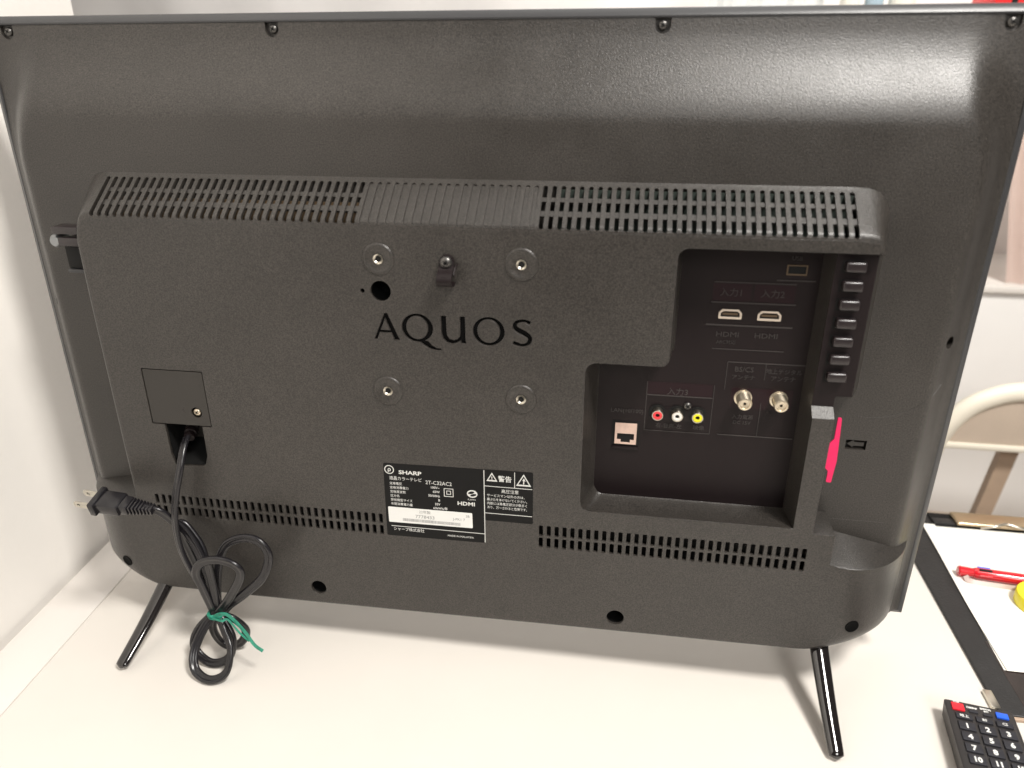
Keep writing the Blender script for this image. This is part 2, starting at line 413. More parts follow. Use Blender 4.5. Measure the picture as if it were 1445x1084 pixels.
# engraved letters
def lt(pts, ox, oz=240.0): return [(ox + x, oz + z) for x, z in pts]
def ell(cx, cz, rx, ry, n=36, rot=0):
    out = []
    for k in range(n):
        a = 2 * math.pi * k / n; x, z = rx * math.cos(a), ry * math.sin(a)
        out.append((cx + x * math.cos(rot) - z * math.sin(rot), cz + x * math.sin(rot) + z * math.cos(rot)))
    return out
letters = []
letters.append(lt([(0, 0), (2.4, 0), (4.5, 5.3), (13.1, 5.3), (15.3, 0), (19.6, 0), (18.6, 1.6), (11.0, 20), (8.9, 20), (1.2, 2.2)], -57.8))
letters.append(lt([(5.3, 7.1), (9.1, 16.2), (12.4, 7.1)], -57.8))
q = []                                                              # Q: ring plus sweeping tail as one outline
for k in range(0, 41):
    a = math.radians(-62 + 336 * k / 40 * 1.0)
    q.append((11.3 + 11.5 * math.cos(a), 10 + 10.6 * math.sin(a)))
q = [p for p in q]
tail = [(13.0, -.9), (16.5, -3.4), (20.5, -5.6), (25.5, -6.3), (28.6, -6.0), (28.4, -5.0), (25, -4.6), (21.5, -2.6), (19, .3)]
letters.append(lt(q[:-1] + tail, -36.3)); letters.append(lt(ell(11.1, 10.2, 8.0, 8.7, rot=.12), -36.3))
letters.append(lt([(0, 20), (3.7, 20), (3.7, 8.5), (4.2, 5.2), (5.9, 2.9), (8.6, 2.1), (11.3, 2.9), (13.2, 4.8), (13.7, 8), (13.7, 20), (17.4, 20), (17.4, 2.2), (18.2, 0), (14.4, 0), (13.9, 2.2), (11.2, .2), (7.6, -.6), (3.8, .2), (1.1, 2.9), (0, 7)], -7.4))
letters.append(lt(ell(11.1, 10, 11.4, 10.6), 15.8)); letters.append(lt(ell(11.0, 10.2, 8.1, 8.7, rot=.1), 15.8))
sc = catmull([(13.2, 17.3, 0), (8.8, 18.9, 0), (3.9, 17.8, 0), (2.2, 14.8, 0), (4.4, 12.0, 0), (9.2, 9.6, 0), (12.8, 6.6, 0), (12.0, 2.6, 0), (7.6, .8, 0), (1.2, 2.4, 0)], 6)
up_, dn_ = [], []
for i, p in enumerate(sc):
    t = (sc[min(i + 1, len(sc) - 1)] - sc[max(i - 1, 0)]).normalized(); nrm = Vector((-t.y, t.x, 0)); f = i / (len(sc) - 1)
    wd = .95 + 1.05 * math.exp(-((f - .52) / .25) ** 2) + .35 * (f > .93 or f < .06)
    up_.append((p.x + nrm.x * wd, p.y + nrm.y * wd)); dn_.append((p.x - nrm.x * wd, p.y - nrm.y * wd))
letters.append(lt(up_ + dn_[::-1], 43.2, 240.2))
plate('back_panel', [outer] + holes + letters, 2.6, -EP, 'plastic', tv, bev=.42)
box('logo_inlay', -60, 61, -EP + 1.6, -EP + 4, 231, 263, 'logo', tv)
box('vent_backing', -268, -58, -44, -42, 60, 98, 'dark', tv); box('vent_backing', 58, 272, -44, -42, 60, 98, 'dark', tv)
for x, z, r in ((-125.4, 9.5, 8), (127.9, 10.5, 8), (-50.4, 276.1, 9)):
    lathe('hole_sleeve', [(r, 0), (r, -22), (0, -22)], (x, -EP + 2.65, z), 'dark', tv)
lathe('small_hole', [(2.4, 0), (2.4, -5), (0, -5)], (-63.8, -EP + 2.65, 275.8), 'dark', tv, n=12)

# ---- fold profile of the vent hood
def hood_pt(s):
    """arc length from the shell edge, over the slope and the fold, onto the panel -> (z, e, nz, ne)"""
    z0, e0, z1, e1 = 350.6, 25.0, 326.2, 55.94
    L = math.hypot(z1 - z0, e1 - e0)
    if s <= L:
        t = s / L; dz, de = (z1 - z0) / L, (e1 - e0) / L
        return z0 + dz * s, e0 + de * s, de, -dz
    t = min(1, (s - L) / 3.6)
    a0 = math.atan2(e1 - e0, z0 - z1); a = a0 * (1 - t)          # turning from the slope to straight down
    zc, ec = z1, e1
    N = 8; z, e = z1, e1
    for k in range(N):
        aa = a0 * (1 - (k + .5) / N * t) ; z -= 3.6 * t / N * math.cos(aa); e += 3.6 * t / N * math.sin(aa)
    e = min(e, EP - .06)
    if s > L + 3.6: z -= s - L - 3.6; e = EP - .06
    return z, e, math.sin(a), math.cos(a)
HL = math.hypot(24.4, 30.94)
# ---- body sides: lofted from the panel's edge to the shell
def loft(name, rows, mt='plastic'):
    """rows = [(P, Q, Qe, kind)]"""
    bm = bmesh.new(); R = []
    for (px, pz), (qx, qz), qe, kind in rows:
        ring = []
        d = Vector((qx - px, qz - pz)); L = d.length or 1; u = d / L
        E0 = EP - .06
        if kind == 'hood':
            for q_ in HSL:
                z_, e_ = hood_pt(max(q_, 0))[:2]
                if q_ < 0: z_, e_ = 351.0, 22.5
                f = (z_ - 321.9) / (350.6 - 321.9)
                if q_ > HL + 5.2: ring.append((px, -e_, pz - 1.4))
                else: ring.append((px + d.x * f, -e_, pz + d.y * f))
        else:
            r = min(4.2, L * .8)
            ring.append((px - u.x * 1.3, -E0, pz - u.y * 1.3))
            for k in range(6):
                t = math.pi / 2 * k / 5
                ring.append((px + u.x * r * math.sin(t), -(E0 - r * (1 - math.cos(t))), pz + u.y * r * math.sin(t)))
            for k in range(1, 9):
                t = k / 8
                ring.append((px + u.x * (r + (L - r) * t), -(E0 - r + (qe - E0 + r) * t), pz + u.y * (r + (L - r) * t)))
            ring.append((px + u.x * (L + .6), -(qe - 3), pz + u.y * (L + .6)))
        R.append([bm.verts.new(c) for c in ring])
    for a, b in zip(R, R[1:]):
        for k in range(15): bm.faces.new((a[k], a[k + 1], b[k + 1], b[k]))
    tomm(bm); return frombm(name, bm, mt, tv, 48)
QE = 25.0
HSL = [HL + 6.5, HL + 5, HL + 3.6, HL + 2.7, HL + 1.8, HL + .9, HL, 36, 31, 25, 19, 13, 7, 2.5, 0, -.8]
# left side with the hood's rounded end
rows = [((-267.6, 321.9), (-267.6, 350.6), QE, 'hood'), ((-270, 321.6), (-272.5, 350.2), QE, 'hood'), ((-272.6, 320.4), (-278, 348.8), QE, 'hood'), ((-274.4, 318.8), (-282.5, 345), QE, 'hood'), ((-275.6, 317), (-285.5, 340), QE, 'hood'),
        ((-277.6, 312), (-287, 325), QE, 'side'), ((-279, 303), (-287, 308), QE, 'side'), ((-279, 260), (-287, 260), QE, 'side'), ((-279, 200), (-287, 200), QE, 'side'), ((-279, 140), (-287, 140), QE, 'side'), ((-279, 88), (-287, 92), QE, 'side'), ((-281, 82), (-287, 92), QE, 'side')]
loft('left_wall', rows)
rows = [((263.4, 321.9), (263.4, 350.6), QE, 'hood'), ((268.5, 321.6), (271.5, 350.2), QE, 'hood'), ((273, 321.1), (278.4, 348), QE, 'hood'), ((275.2, 319.4), (283.6, 343.2), QE, 'hood'), ((276.2, 317.4), (286.8, 336), QE, 'hood'), ((276.4, 313.5), (287.6, 320), QE, 'side'), ((276.4, 313.5), (287.6, 312), QE, 'side')]
loft('hood_end', rows)
# lower flare, right, bottom, left in one sweep
def flare_rows():
    rr = []
    n = len(RS)
    for i, (x, z) in enumerate(RS):
        if i < 4: qx, qz = 353.5, [74.5, 55, 34, 18][i]
        else:
            k = (i - 3) / 12; a = math.radians(-90 * k)
            qx = 288 + 65.5 * math.cos(a) ** .8 if k < 1 else 288; qz = 14 + 16 * math.sin(a)
        rr.append(((x, z), (qx, qz), 4.6 if i < 9 else 4, 'flare' if i < 10 else 'flare'))
    for x in BX: rr.append(((x, body_bottom(x) + 3), (x, body_bottom(x) * .25 - 0), 4, 'flare2'))
    for i in range(n - 1, -1, -1):
        x, z = LS[i]
        if i < 4: qx, qz = 353.5, [74.5, 55, 34, 18][i]
        else:
            k = (i - 3) / 12; a = math.radians(-90 * k)
            qx = 288 + 65.5 * math.cos(a) ** .8 if k < 1 else 288; qz = 14 + 16 * math.sin(a)
        rr.append(((x, z), (-qx, qz), 4.6, 'flare'))
    return rr
def flare_mesh():
    bm = bmesh.new(); R = []
    for (px, pz), (qx, qz), qe, kind in flare_rows():
        dx, dz = qx - px, qz - pz; ring = []
        sidew = min(1, abs(dx) / 40.0)          # 1 = wide flare at the side, 0 = straight underside
        for k in range(17):
            t = k / 16
            aF = 1 - (1 - t) ** 1.3; sF = t ** 1.8
            # underside: quick 5 mm rounding then straight back
            r = 5.0; D = EP - qe
            if t < .35: th = math.pi / 2 * t / .35; oz = -3.0 * math.sin(th); oe = r * (1 - math.cos(th)); 
            else: oz = -3.0 + (dz + 3.0) * (t - .35) / .65; oe = r + (D - r) * (t - .35) / .65
            x = px + dx * aF
            zF = pz + dz * aF; eF = EP - D * sF
            ring.append((x, -(eF * sidew + (EP - oe) * (1 - sidew)), zF * sidew + (pz + oz) * (1 - sidew)))
        ring = [(x_, y_ + .06, z_) for x_, y_, z_ in ring]
        l_ = math.hypot(dx, dz); w_ = Vector((dx / l_, dz / l_)) if sidew > .3 else Vector((0, -1))
        ring.insert(0, (px - w_.x * 1.3, -EP + .06, pz - w_.y * 1.3))
        R.append([bm.verts.new(c) for c in ring])
    for a, b in zip(R, R[1:]):
        for k in range(17): bm.faces.new((a[k], a[k + 1], b[k + 1], b[k]))
    first = [v.co.copy() for v in R[0][1:]]; last = [v.co.copy() for v in R[-1][1:]]
    tomm(bm); frombm('lower_body', bm, 'plastic', tv, 60)
    return first, last
f_, l_ = flare_mesh()
# ledges above the flares
def ledge(name, prof, sgn):
    bm = bmesh.new(); A = []; B = []; C = []
    prof = [Vector((sgn * 283.2, -EP, 80)), Vector((sgn * 290.8, -EP, 78.1))] + prof[:-1]
    for i, p in enumerate(prof):
        e = e_shell(p.x, 88); top = 92 - 14.5 * max(0, min(1, (abs(p.x) - 283) / 64))
        A.append(bm.verts.new((p.x, p.y, p.z)))
        B.append(bm.verts.new((p.x, p.y + 1.2 if -p.y > e + 3 else p.y, p.z + .8)))
        C.append(bm.verts.new((p.x, -min(-p.y, e - .5), max(top, p.z))))
    for i in range(len(A) - 1):
        bm.faces.new((A[i], A[i + 1], B[i + 1], B[i])); bm.faces.new((B[i], B[i + 1], C[i + 1], C[i]))
    tomm(bm); return frombm(name, bm, 'plastic', tv, 35)
ledge('ledge', f_, 1); ledge('ledge', l_, -1)

# ---- sloping vent hood: ribbons with slots, mapped over the hood's fold
bm = bmesh.new()
S0, S1 = 5.6, HL + 3.9; SW = 1.55
def wid(s):
    if s <= S0 or s >= S1: return 0
    d = min(s - S0, S1 - s)
    return SW if d >= SW else math.sqrt(max(0, SW * SW - (SW - d) ** 2))
srow = [-.8, 0, .6, 1.6, S0, S0 + .15, S0 + .5, S0 + 1, S0 + SW, S0 + 9, 23, 29, 35, HL - .5, HL + .4, HL + 1.2, HL + 2.0, S1 - SW, S1 - 1.0, S1 - .5, S1 - .15, S1, HL + 5.0, HL + 6.5]
def hp3(x, s, depth=0):
    z, e, nz, ne = hood_pt(max(s, 0))
    if s < 0: z, e = 351.0, 22.5
    if 0 <= s < 1.6: e += .25 * math.sin(s / 1.6 * math.pi)
    return (x, -(e - ne * depth), z - nz * depth)
NC = 86; X0 = -264.6; PH = 525.0 / 85
DEP = 2.4
for c in range(NC):
    xc = X0 + c * PH; xa, xb = xc - PH / 2, xc + PH / 2
    rowsv = []
    closed = 33 <= c <= 52
    for s in srow:
        w_ = wid(s)
        va, vb = bm.verts.new(hp3(xa, s)), bm.verts.new(hp3(xb, s))
        vi, vj = bm.verts.new(hp3(xc - w_, s)), bm.verts.new(hp3(xc + w_, s))
        ui, uj = bm.verts.new(hp3(xc - w_, s, DEP if not closed else 1.0)), bm.verts.new(hp3(xc + w_, s, DEP if not closed else 1.0))
        rowsv.append((va, vi, vj, vb, ui, uj, w_))
    for a, b in zip(rowsv, rowsv[1:]):
        bm.faces.new((a[0], a[1], b[1], b[0])); bm.faces.new((a[2], a[3], b[3], b[2]))
        if a[6] == 0 and b[6] == 0: bm.faces.new((a[1], a[2], b[2], b[1]))
        else:
            bm.faces.new((a[1], a[4], b[4], b[1])); bm.faces.new((a[5], a[2], b[2], b[5]))
            if closed: bm.faces.new((a[4], a[5], b[5], b[4]))
bmesh.ops.remove_doubles(bm, verts=bm.verts, dist=.0005)
tomm(bm); frombm('vent_hood', bm, 'plastic', tv, 38)
# cross rails behind the slots
for (s0, s1) in ((S0 + 9.6, S0 + 13.4), (S0 + 21.5, S0 + 26.2)):
    for xa, xb in ((-264, -60), (60, 263)):
        bm = bmesh.new()
        v = [bm.verts.new(p) for p in (hp3(xa, s0, 1.1), hp3(xb, s0, 1.1), hp3(xb, s1, 1.1), hp3(xa, s1, 1.1), hp3(xa, s0, 3.2), hp3(xb, s0, 3.2), hp3(xb, s1, 3.2), hp3(xa, s1, 3.2))]
        for f in ((0, 1, 2, 3), (4, 5, 6, 7), (0, 1, 5, 4), (2, 3, 7, 6), (0, 3, 7, 4), (1, 2, 6, 5)): bm.faces.new([v[i] for i in f])
        tomm(bm); frombm('vent_rail', bm, 'plastic', tv)
box('circuit_board', 70, 262, -31, -29.8, 315.5, 345, 'green', tv)
box('inner_chassis', -262, -58, -40, -38.5, 300, 334, 'chassis', tv)

# ---- port bay
bay = [(252.5, 313.5, EP), (252.5, 313.5, 50), (252.5, 205, 50), (252.5, 199, EP), (252.5, 109, EP)]
topl = [(p[0], p[1], EP - .35) for p in P[4 + 1 - 0:]]
iA = next(i for i, p in enumerate(P) if abs(p[0] - 160) < .01 and abs(p[1] - 313.5) < .01)
iB = next(i for i, p in enumerate(P) if p[0] == 252.5 and p[1] == 109)
left_run = [(p[0], p[1], EP - .4) for p in P[iA:iB]]
lip = [(252.5, 313.5, EP - .4)] + left_run + [(252.5, 109, EP - .4), (252.5, 199, EP - .4), (252.5, 205, 50), (252.5, 313.4, 50)]
def inset(x, z):
    nx = x
    if x < 130: nx = x + 7.5 * (1 - ss((x - 100) / 40))
    elif x < 165 and z > 225: nx = x + 3.5 * (1 - ss((x - 153) / 14))
    elif x > 250: nx = 250.4
    nz = z - 1.0 if z < 112 else z + (.3 if z > 300 else 0)
    return nx, nz
bm = bmesh.new()
top = [bm.verts.new((x, -e, z)) for x, z, e in lip]
FE = 30.0
ring2 = []; floor_v = []
for x, z, e in lip:
    nx, nz = inset(x, z)
    ring2.append(bm.verts.new((x + (nx - x) * .93, -(FE + 2.0), z + (nz - z) * .93))); 
for x, z, e in lip:
    nx, nz = inset(x, z); ux = 1.2 if x < 160 else (-.8 if x > 250 else 0); uz = 1.2 if z < 120 else (-1.0 if z > 300 else 0)
    floor_v.append(bm.verts.new((nx + ux, -FE + .1, nz + uz)))
n = len(lip)
for i in range(n):
    j = (i + 1) % n
    bm.faces.new((top[i], top[j], ring2[j], ring2[i])); bm.faces.new((ring2[i], ring2[j], floor_v[j], floor_v[i]))
tomm(bm); frombm('port_bay', bm, 'plastic', tv, 40)
bm = bmesh.new()
fl = [(inset(x, z)[0] - 1.5 * (x < 160), inset(x, z)[1]) for x, z, e in left_run] + [(251.2, 107.5), (251.2, 313.9)]
ff = bm.faces.new([bm.verts.new((x, -FE, z)) for x, z in fl]); bmesh.ops.triangulate(bm, faces=[ff], ngon_method='EAR_CLIP')
tomm(bm); frombm('port_panel', bm, 'bay', tv)

# ---- button ridge (a step lower than the panel) and the slim ridge below it
plate('button_ridge', [rounded([(252.5, 320, 0), (278, 320, 0), (278, 213, 1.5), (267, 213, 1.5), (267, 205, 0), (252.5, 205, 0)], 3)], 2, -50, 'bay', tv, bev=.3)
bm = bmesh.new()
def quad(bm, *p): bm.faces.new([bm.verts.new(q) for q in p])
quad(bm, (278, -49.7, 318), (288.6, -24, 318), (288.6, -24, 209), (278, -49.7, 213))      # ridge's outer slope
quad(bm, (267, -49.6, 213), (278, -49.6, 213), (288.6, -24, 209), (267, -24, 209))
quad(bm, (252.5, -49.9, 205.1), (267, -49.9, 205.1), (267, -57.4, 199), (252.5, -57.4, 199))    # little ramp between the ridges
quad(bm, (267, -49.9, 213), (267, -24, 213), (267, -24, 199), (267, -57.4, 199), (267, -49.9, 205))
tomm(bm); frombm('ridge_side', bm, 'plastic', tv)
box('ridge_post', 253.6, 266.9, -55.0, -24, 100, 198.6, 'plastic', tv)
box('ridge_stub', 266.2, 282.9, -56.9, -20, 79, 106.3, 'plastic', tv, bev=.5)
for k in range(7):
    zc = 304.2 - k * 12.62; xc = 264.2 + .05 * k
    b = box('control_button', xc - 6.2, xc + 6.2, -55.5, -47, zc - 3.3, zc + 3.3, 'key_black', tv, bev=1.3, seg=4)
    bm = bmesh.new(); add_box(bm, xc - 7.8, xc + 6.6, -50.12, -50.02, zc - 4.9, zc + 3.6); tomm(bm)
    frombm('button_shadow_gap', bm, 'dark', b)  # flat dark patch left of and below the key: its shadow painted in

# ---- sockets in the bay
def relief(name, items, extra=None, th=.35, y=-FE - .12): return lettering(name, items, y, 'bay_mark', tv, th, extra=extra)
M['bay_mark'] = mat('raised_bay_lettering', (.038, .032, .031), .35)  # lighter than the bay plastic: light on the raised letters put into colour
relief('port_marking', [('入力1', 193, 275.6, 6.4, 'CENTER'), ('入力2', 220.5, 275.6, 6.4, 'CENTER'), ('入力3', 163, 198.7, 6.2, 'CENTER'),
    ('HDMI', 193.5, 245.6, 5.2, 'CENTER', 1.25), ('HDMI', 219.8, 245.6, 5.2, 'CENTER', 1.25), ('ARC対応', 193, 240.4, 3.4, 'CENTER'),
    ('BS/CS', 208, 219.6, 5.4, 'CENTER'), ('アンテナ', 208, 213.8, 4.2, 'CENTER'), ('地上デジタル', 235.6, 219.6, 4.2, 'CENTER'), ('アンテナ', 235.6, 214, 4.4, 'CENTER'),
    ('入力電源', 211, 182.6, 3.8, 'CENTER'), ('DC 15V', 211, 178, 3.8, 'CENTER'), ('右-音声-左', 158.5, 171.2, 4.2, 'CENTER'), ('映像', 180.5, 171.2, 4.2, 'CENTER'),
    ('LAN(10/100)', 127, 181.5, 4.6, 'CENTER'), ('USB', 233, 301.8, 4, 'CENTER')],
    extra=[(180, 236.5, 270.2, 271.2), (178, 236.5, 253.6, 254.8), (184, 233, 236, 236.6), (181, 235, 284.8, 285.5), (222, 247, 287.4, 288.2),
           (196, 249.6, 226.4, 227.1), (194.5, 248.5, 168.2, 168.9), (140.5, 188.4, 197, 197.8), (140.5, 189, 167.9, 168.4), (140.3, 140.8, 168, 208), (188.6, 189, 168, 208),
           (222.6, 223, 168.8, 196), (222.6, 223, 214, 226.4), (195.8, 196.2, 205, 226.4)])
# recessed dark fields for the input names: thin inset plates
M['field'] = mat('name_field', (.012, .003, .005), .42, spec=.3)
for x0, x1, z0, z1 in ((180.4, 206.2, 271.6, 284.2), (208.2, 235.2, 271.6, 284.2), (140.8, 187.6, 197.9, 208)):
    box('name_field', x0, x1, -FE - .15, -FE + .5, z0, z1, 'field', tv)
box('hdmi_plate', 178.6, 235.6, -FE - .15, -FE + .5, 255.2, 269.8, 'bay', tv)
box('antenna_plate', 201, 244, -FE - .15, -FE + .5, 190.5, 207, 'field', tv, bev=0)
def hdmi(xc, zc):
    o = thing_part = None
    outl = rounded([(xc - 7.9, zc + 1.2, .6), (xc - 5.6, zc + 3.6, .6), (xc + 5.6, zc + 3.6, .6), (xc + 7.9, zc + 1.2, .6), (xc + 7.9, zc - 3.2, .5), (xc - 7.9, zc - 3.2, .5)], 2)
    inn = [(xc + (x - xc) * .82, zc + (z - zc) * .62 + .2) for x, z in outl]
    sh = plate('hdmi_socket', [outl, inn], 4.2, -FE - 1.5, 'cream_metal', tv, bev=.12)
    plate('socket_floor', [inn], .6, -FE - .25, 'dark', sh)
    box('contact_tongue', xc - 5.2, xc + 5.2, -FE - 1.3, -FE + .5, zc - .3, zc + 1.1, 'chassis', sh)
    return sh
hdmi(193.6, 262.3); hdmi(220.0, 262.1)
# small card-shaped slot at the top
o = plate('usb_socket', [rounded([(227.2, 291.6, .4), (240.6, 291.6, .4), (240.6, 298.8, .4), (227.2, 298.8, .4)], 2), [(228.2, 292.6), (239.8, 292.6), (239.8, 297.9), (228.2, 297.9)]], 1.2, -FE - .6, 'chassis', tv, bev=.1)
box('slot_floor', 227.8, 240.2, -FE - .1, -FE + .4, 292.2, 298.3, 'dark', o)
for x, mt in ((149.4, 'red_plug'), (163.8, 'white_plug'), (178.4, 'yellow_plug')):
    o = lathe('phono_socket', [(6.4, 0), (6.4, .5), (0, .5)], (x, -FE, 183.6), 'dark', tv, n=28)
    lathe('metal_collar', [(4.3, 0), (4.4, 6.2), (4.0, 6.9), (3.5, 6.9), (3.4, 5.2)], (x, -FE, 183.6), 'steel', o, n=28)
    lathe('colour_ring', [(3.5, 5.0), (3.5, 6.6), (3.1, 7.0), (1.7, 7.0), (1.5, 6.2), (1.5, 3)], (x, -FE, 183.6), mt, o, n=28)
    lathe('centre_hole', [(1.6, 5.6), (0, 5.6)], (x, -FE, 183.6), 'dark', o, n=16)
cross_screw('socket_screw', (171.0, -FE - .9, 190.2), 2.9, tv)
box('socket_mount', 144, 184, -FE - .45, -FE + .5, 177, 188.5, 'bay', tv, bev=.2)
for x, z in ((209.6, 199.5), (234.6, 199.8)):
    o = lathe('antenna_connector', [(6.4, 0), (6.4, .8), (5.2, 1.0)] + [(5.1 if k % 2 else 4.75, 1.2 + k * .62) for k in range(18)] + [(4.6, 12.6), (3.6, 12.7), (3.4, 11.6), (1.2, 11.5), (1.0, 10.5), (0, 10.5)], (x, -FE, z), 'brass', tv, n=28)
    lathe('centre_contact', [(.9, 11.55), (.7, 11.7), (0, 11.7)], (x, -FE, z), 'dark', o, n=12)
o = plate('network_socket', [[(116.6, 153.6), (137.4, 153.6), (137.4, 174.6), (116.6, 174.6)]], .6, -FE - .3, 'dark', tv)
x0, x1, z0, z1 = 118.8, 135.2, 155.2, 172.8
plate('shield', [[(x0, z0), (x1, z0), (x1, z1), (x0, z1)], [(120.6, 158.8), (120.6, 164.2), (133.4, 164.2), (133.4, 158.8), (130.5, 158.8), (130.5, 156.6), (123.5, 156.6), (123.5, 158.8)]], 1.2, -FE - 1.5, 'copper', o, bev=.15)
box('catch', 121.6, 124, -FE - 1.8, -FE - .4, 170.6, 172, 'copper', o); box('catch', 129.6, 132, -FE - 1.8, -FE - .4, 170.6, 172, 'copper', o)
box('socket_sill', 116.8, 137, -FE - 1.6, -FE + .4, 150.4, 153.2, 'bay', tv, bev=.4)

# ---- wall-mount bosses
for x, z in ((-50.3, 299.2), (50.2, 299.0), (-50.0, 199.5), (50.2, 199.4)):
    o = lathe('mount_boss', [(11.6, -.8), (11.5, .05), (11.1, .7), (10.2, 1.15), (9.0, 1.15), (8.4, .8), (5.2, .75), (4.0, .6), (4.0, -.3)], (x, -EP, z), 'plastic', tv, n=40)
    lathe('threaded_insert', [(3.7, .35), (3.6, 1.0), (3.1, 1.1), (2.0, .3), (1.9, .1)], (x, -EP, z), 'steel', o, n=24)
    lathe('thread_hole', [(2.1, .4), (0, .4)], (x, -EP, z), 'dark', o, n=16)
# ---- cable clamp under its screw
cl = sweep('cable_clamp', [(-1.3, -EP - 1, 300.5), (-1.3, -EP - 2.4, 297), (-1.3, -EP - 5.0, 293.5), (-1.3, -EP - 9, 291.4), (-1.3, -EP - 11, 288.2), (-1.3, -EP - 9.5, 285.2), (-1.3, -EP - 5, 283.8), (-1.3, -EP - .5, 284.3)], [(-5.3, -.9), (5.3, -.9), (5.3, .9), (-5.3, .9)], 'bay', tv, up=(0, 0, 1), n=5, smooth=40)
sweep('clamp_tail', [(5.0, -EP - 9.5, 292), (5.4, -EP - 5, 296.5), (5.9, -EP - 1, 297.5)], circ(.8, 8), 'bay', cl)
lathe('clamp_post', [(5.2, -1), (5.0, 2.2), (4.4, 2.4), (0, 2.4)], (-1.3, -EP, 299), 'bay', cl)
cross_screw('clamp_screw', (-1.3, -EP - 3.6, 299.2), 4.3, cl, mt='screw')
# ---- power cover plate and cord opening
cp = plate('power_cover', [rounded([(-250.4, 204.6, 1), (-200, 204.6, 1), (-199.8, 158, 1), (-250.4, 157.8, 1)], 3), circle_loop(-210.4, 169.4, 4.4)], 2.4, -EP + .35, 'cover', tv, bev=.35)
lathe('screw_well', [(4.6, 0), (4.6, -4), (0, -4)], (-210.4, -EP + 1.5, 169.4), 'dark', cp)
cross_screw('cover_screw', (-210.4, -EP + 2.0, 169.4), 3.2, cp, mt='brass')
lettering('cover_mark', [('⊏', -221, 168.6, 6, 'CENTER')], -EP + .35, 'bay_mark', cp, .25)
bm = bmesh.new()
pw = [(-240, 158), (-239.5, 130), (-236.5, 119.8), (-211, 121.6), (-207.9, 131), (-207.6, 158)]
a = [bm.verts.new((x, -EP + 2.5, z)) for x, z in pw]; b = [bm.verts.new((x, -22, z + (12 if z < 125 else 0))) for x, z in pw]
for i in range(5): bm.faces.new((a[i], a[i + 1], b[i + 1], b[i]))
c = [bm.verts.new((-252, -22, 158)), bm.verts.new((-198, -22, 158))]
bm.faces.new([b[0], b[1], b[2], b[3], b[4], b[5]])
tomm(bm); frombm('cord_recess', bm, 'dark', tv)
lathe('cord_bush', [(5.2, 0), (5.4, 3), (4.2, 3.6), (4.2, 4.6), (5.2, 5.2), (5.0, 8), (3.8, 8.6), (3.8, 10), (4.5, 10.5), (4.2, 13), (0, 13)], (-240 + 12.5, -40, 148), 'bay', tv, axis=(.2, -.9, -.35))
# ---- small lug at the left of the hood
lg = box('side_lug', -307, -285, -50, -36, 307.0, 312.5, 'key_black', tv, bev=.9)
lathe('lug_knob', [(0, -7), (4.6, -7), (5.0, -5), (5.0, 3), (3.6, 5), (0, 5)], (-308.0, -43, 301.0), 'steel_dark', lg)
box('lug_arm', -303.5, -286, -50, -42, 298, 304.5, 'key_black', lg, bev=.9)
box('lug_slot_shade', -303, -286, -45, -24, 280, 303, 'dark', lg, bev=.6)  # solid dark block in place of the shadow inside a slot
box('lug_foot', -303.5, -286, -46.5, -25, 276.6, 279.6, 'bezel', lg, bev=.8)
# ---- black discs: shade of screw cups painted on the rounded lower corners
from mathutils.bvhtree import BVHTree
lb_ = bpy.data.objects['lower_body']; bvh = BVHTree.FromPolygons([v.co for v in lb_.data.vertices], [p.vertices for p in lb_.data.polygons])
for x, z, rr_ in ((308.5, 24.0, 5.6), (-306.0, 15.5, 5.4)):
    hit, nr, _, _ = bvh.ray_cast(mm(x, -200, z), Vector((0, 1, 0)))
    if hit is None: continue
    if nr.y > 0: nr = -nr
    c_ = (hit.x * 1000, hit.y * 1000, hit.z * 1000 - TZ)
    lathe('screw_cup_shade', [(rr_, -.4), (rr_ * .96, .28), (rr_ * .9, .12), (0, .1)], c_, 'logo', tv, axis=tuple(nr), n=28)

# ---- legs: glossy A-shaped feet, each half bowed out from under the body
def leg(x0, x1, xf):
    leg_top = (x0, -38, 6)
    prof = [(4.4 * math.cos(t), 7.8 * math.sin(t)) for t in [2 * math.pi * k / 40 for k in range(40)]]
    def sc(t): return (1.0 - .30 * t ** 1.3) * (1 if t < .97 else math.sqrt(max(.02, 1 - ((t - .97) / .03) ** 2)))
    for sg, pts in ((1, [(x0, -38, 6), (x0 + (x1 - x0) * .2, -54, -7), (x0 + (x1 - x0) * .6, -84, -27.5), (x1, -119, -46.5)]),
                    (2, [(x0, -36, 8), (x0 + (xf - x0) * .3, -12, -8), (x0 + (xf - x0) * .7, 22, -30), (xf, 48, -46.0)])):
        sweep('leg', pts, prof, 'gloss', tv, up=(1, 0, .0), n=16, scale=sc, smooth=60)
leg(-272, -283.5, -281); leg(289, 294.5, 279)

# ---- rating label
lb = plate('rating_label', [rounded([(-58.6, 137.6, 1.6), (59.6, 139.2, 1.6), (59.8, 93, 1), (21.6, 93, .4), (21.8, 71.5, 1), (-59.6, 70.6, 1)], 3)], .2, -EP - .2, 'sticker', tv, smooth=None)
YL = -EP - .2
T = [('SHARP', -46.5, 128.8, 4.6, 'LEFT', 1.35, .12), ('液晶カラーテレビ', -54.5, 123.2, 3.7, 'LEFT', .9), ('2T-C32AC2', -25.2, 121.6, 4.6, 'LEFT', .92)]
for i, (a_, b_) in enumerate((('定格電圧', '100V~'), ('定格消費電力', '65W'), ('定格周波数', '50/60Hz'), ('区分名', 'B'), ('受信機型サイズ', '32V'), ('年間消費電力量', '63kWh/年'))):
    T.append((a_, -54.5, 118.8 - i * 3.75, 2.7, 'LEFT', .95)); T.append((b_, -14.0 if i < 5 else -8, 117.9 - i * 3.75, 2.9, 'RIGHT', .95, .03))
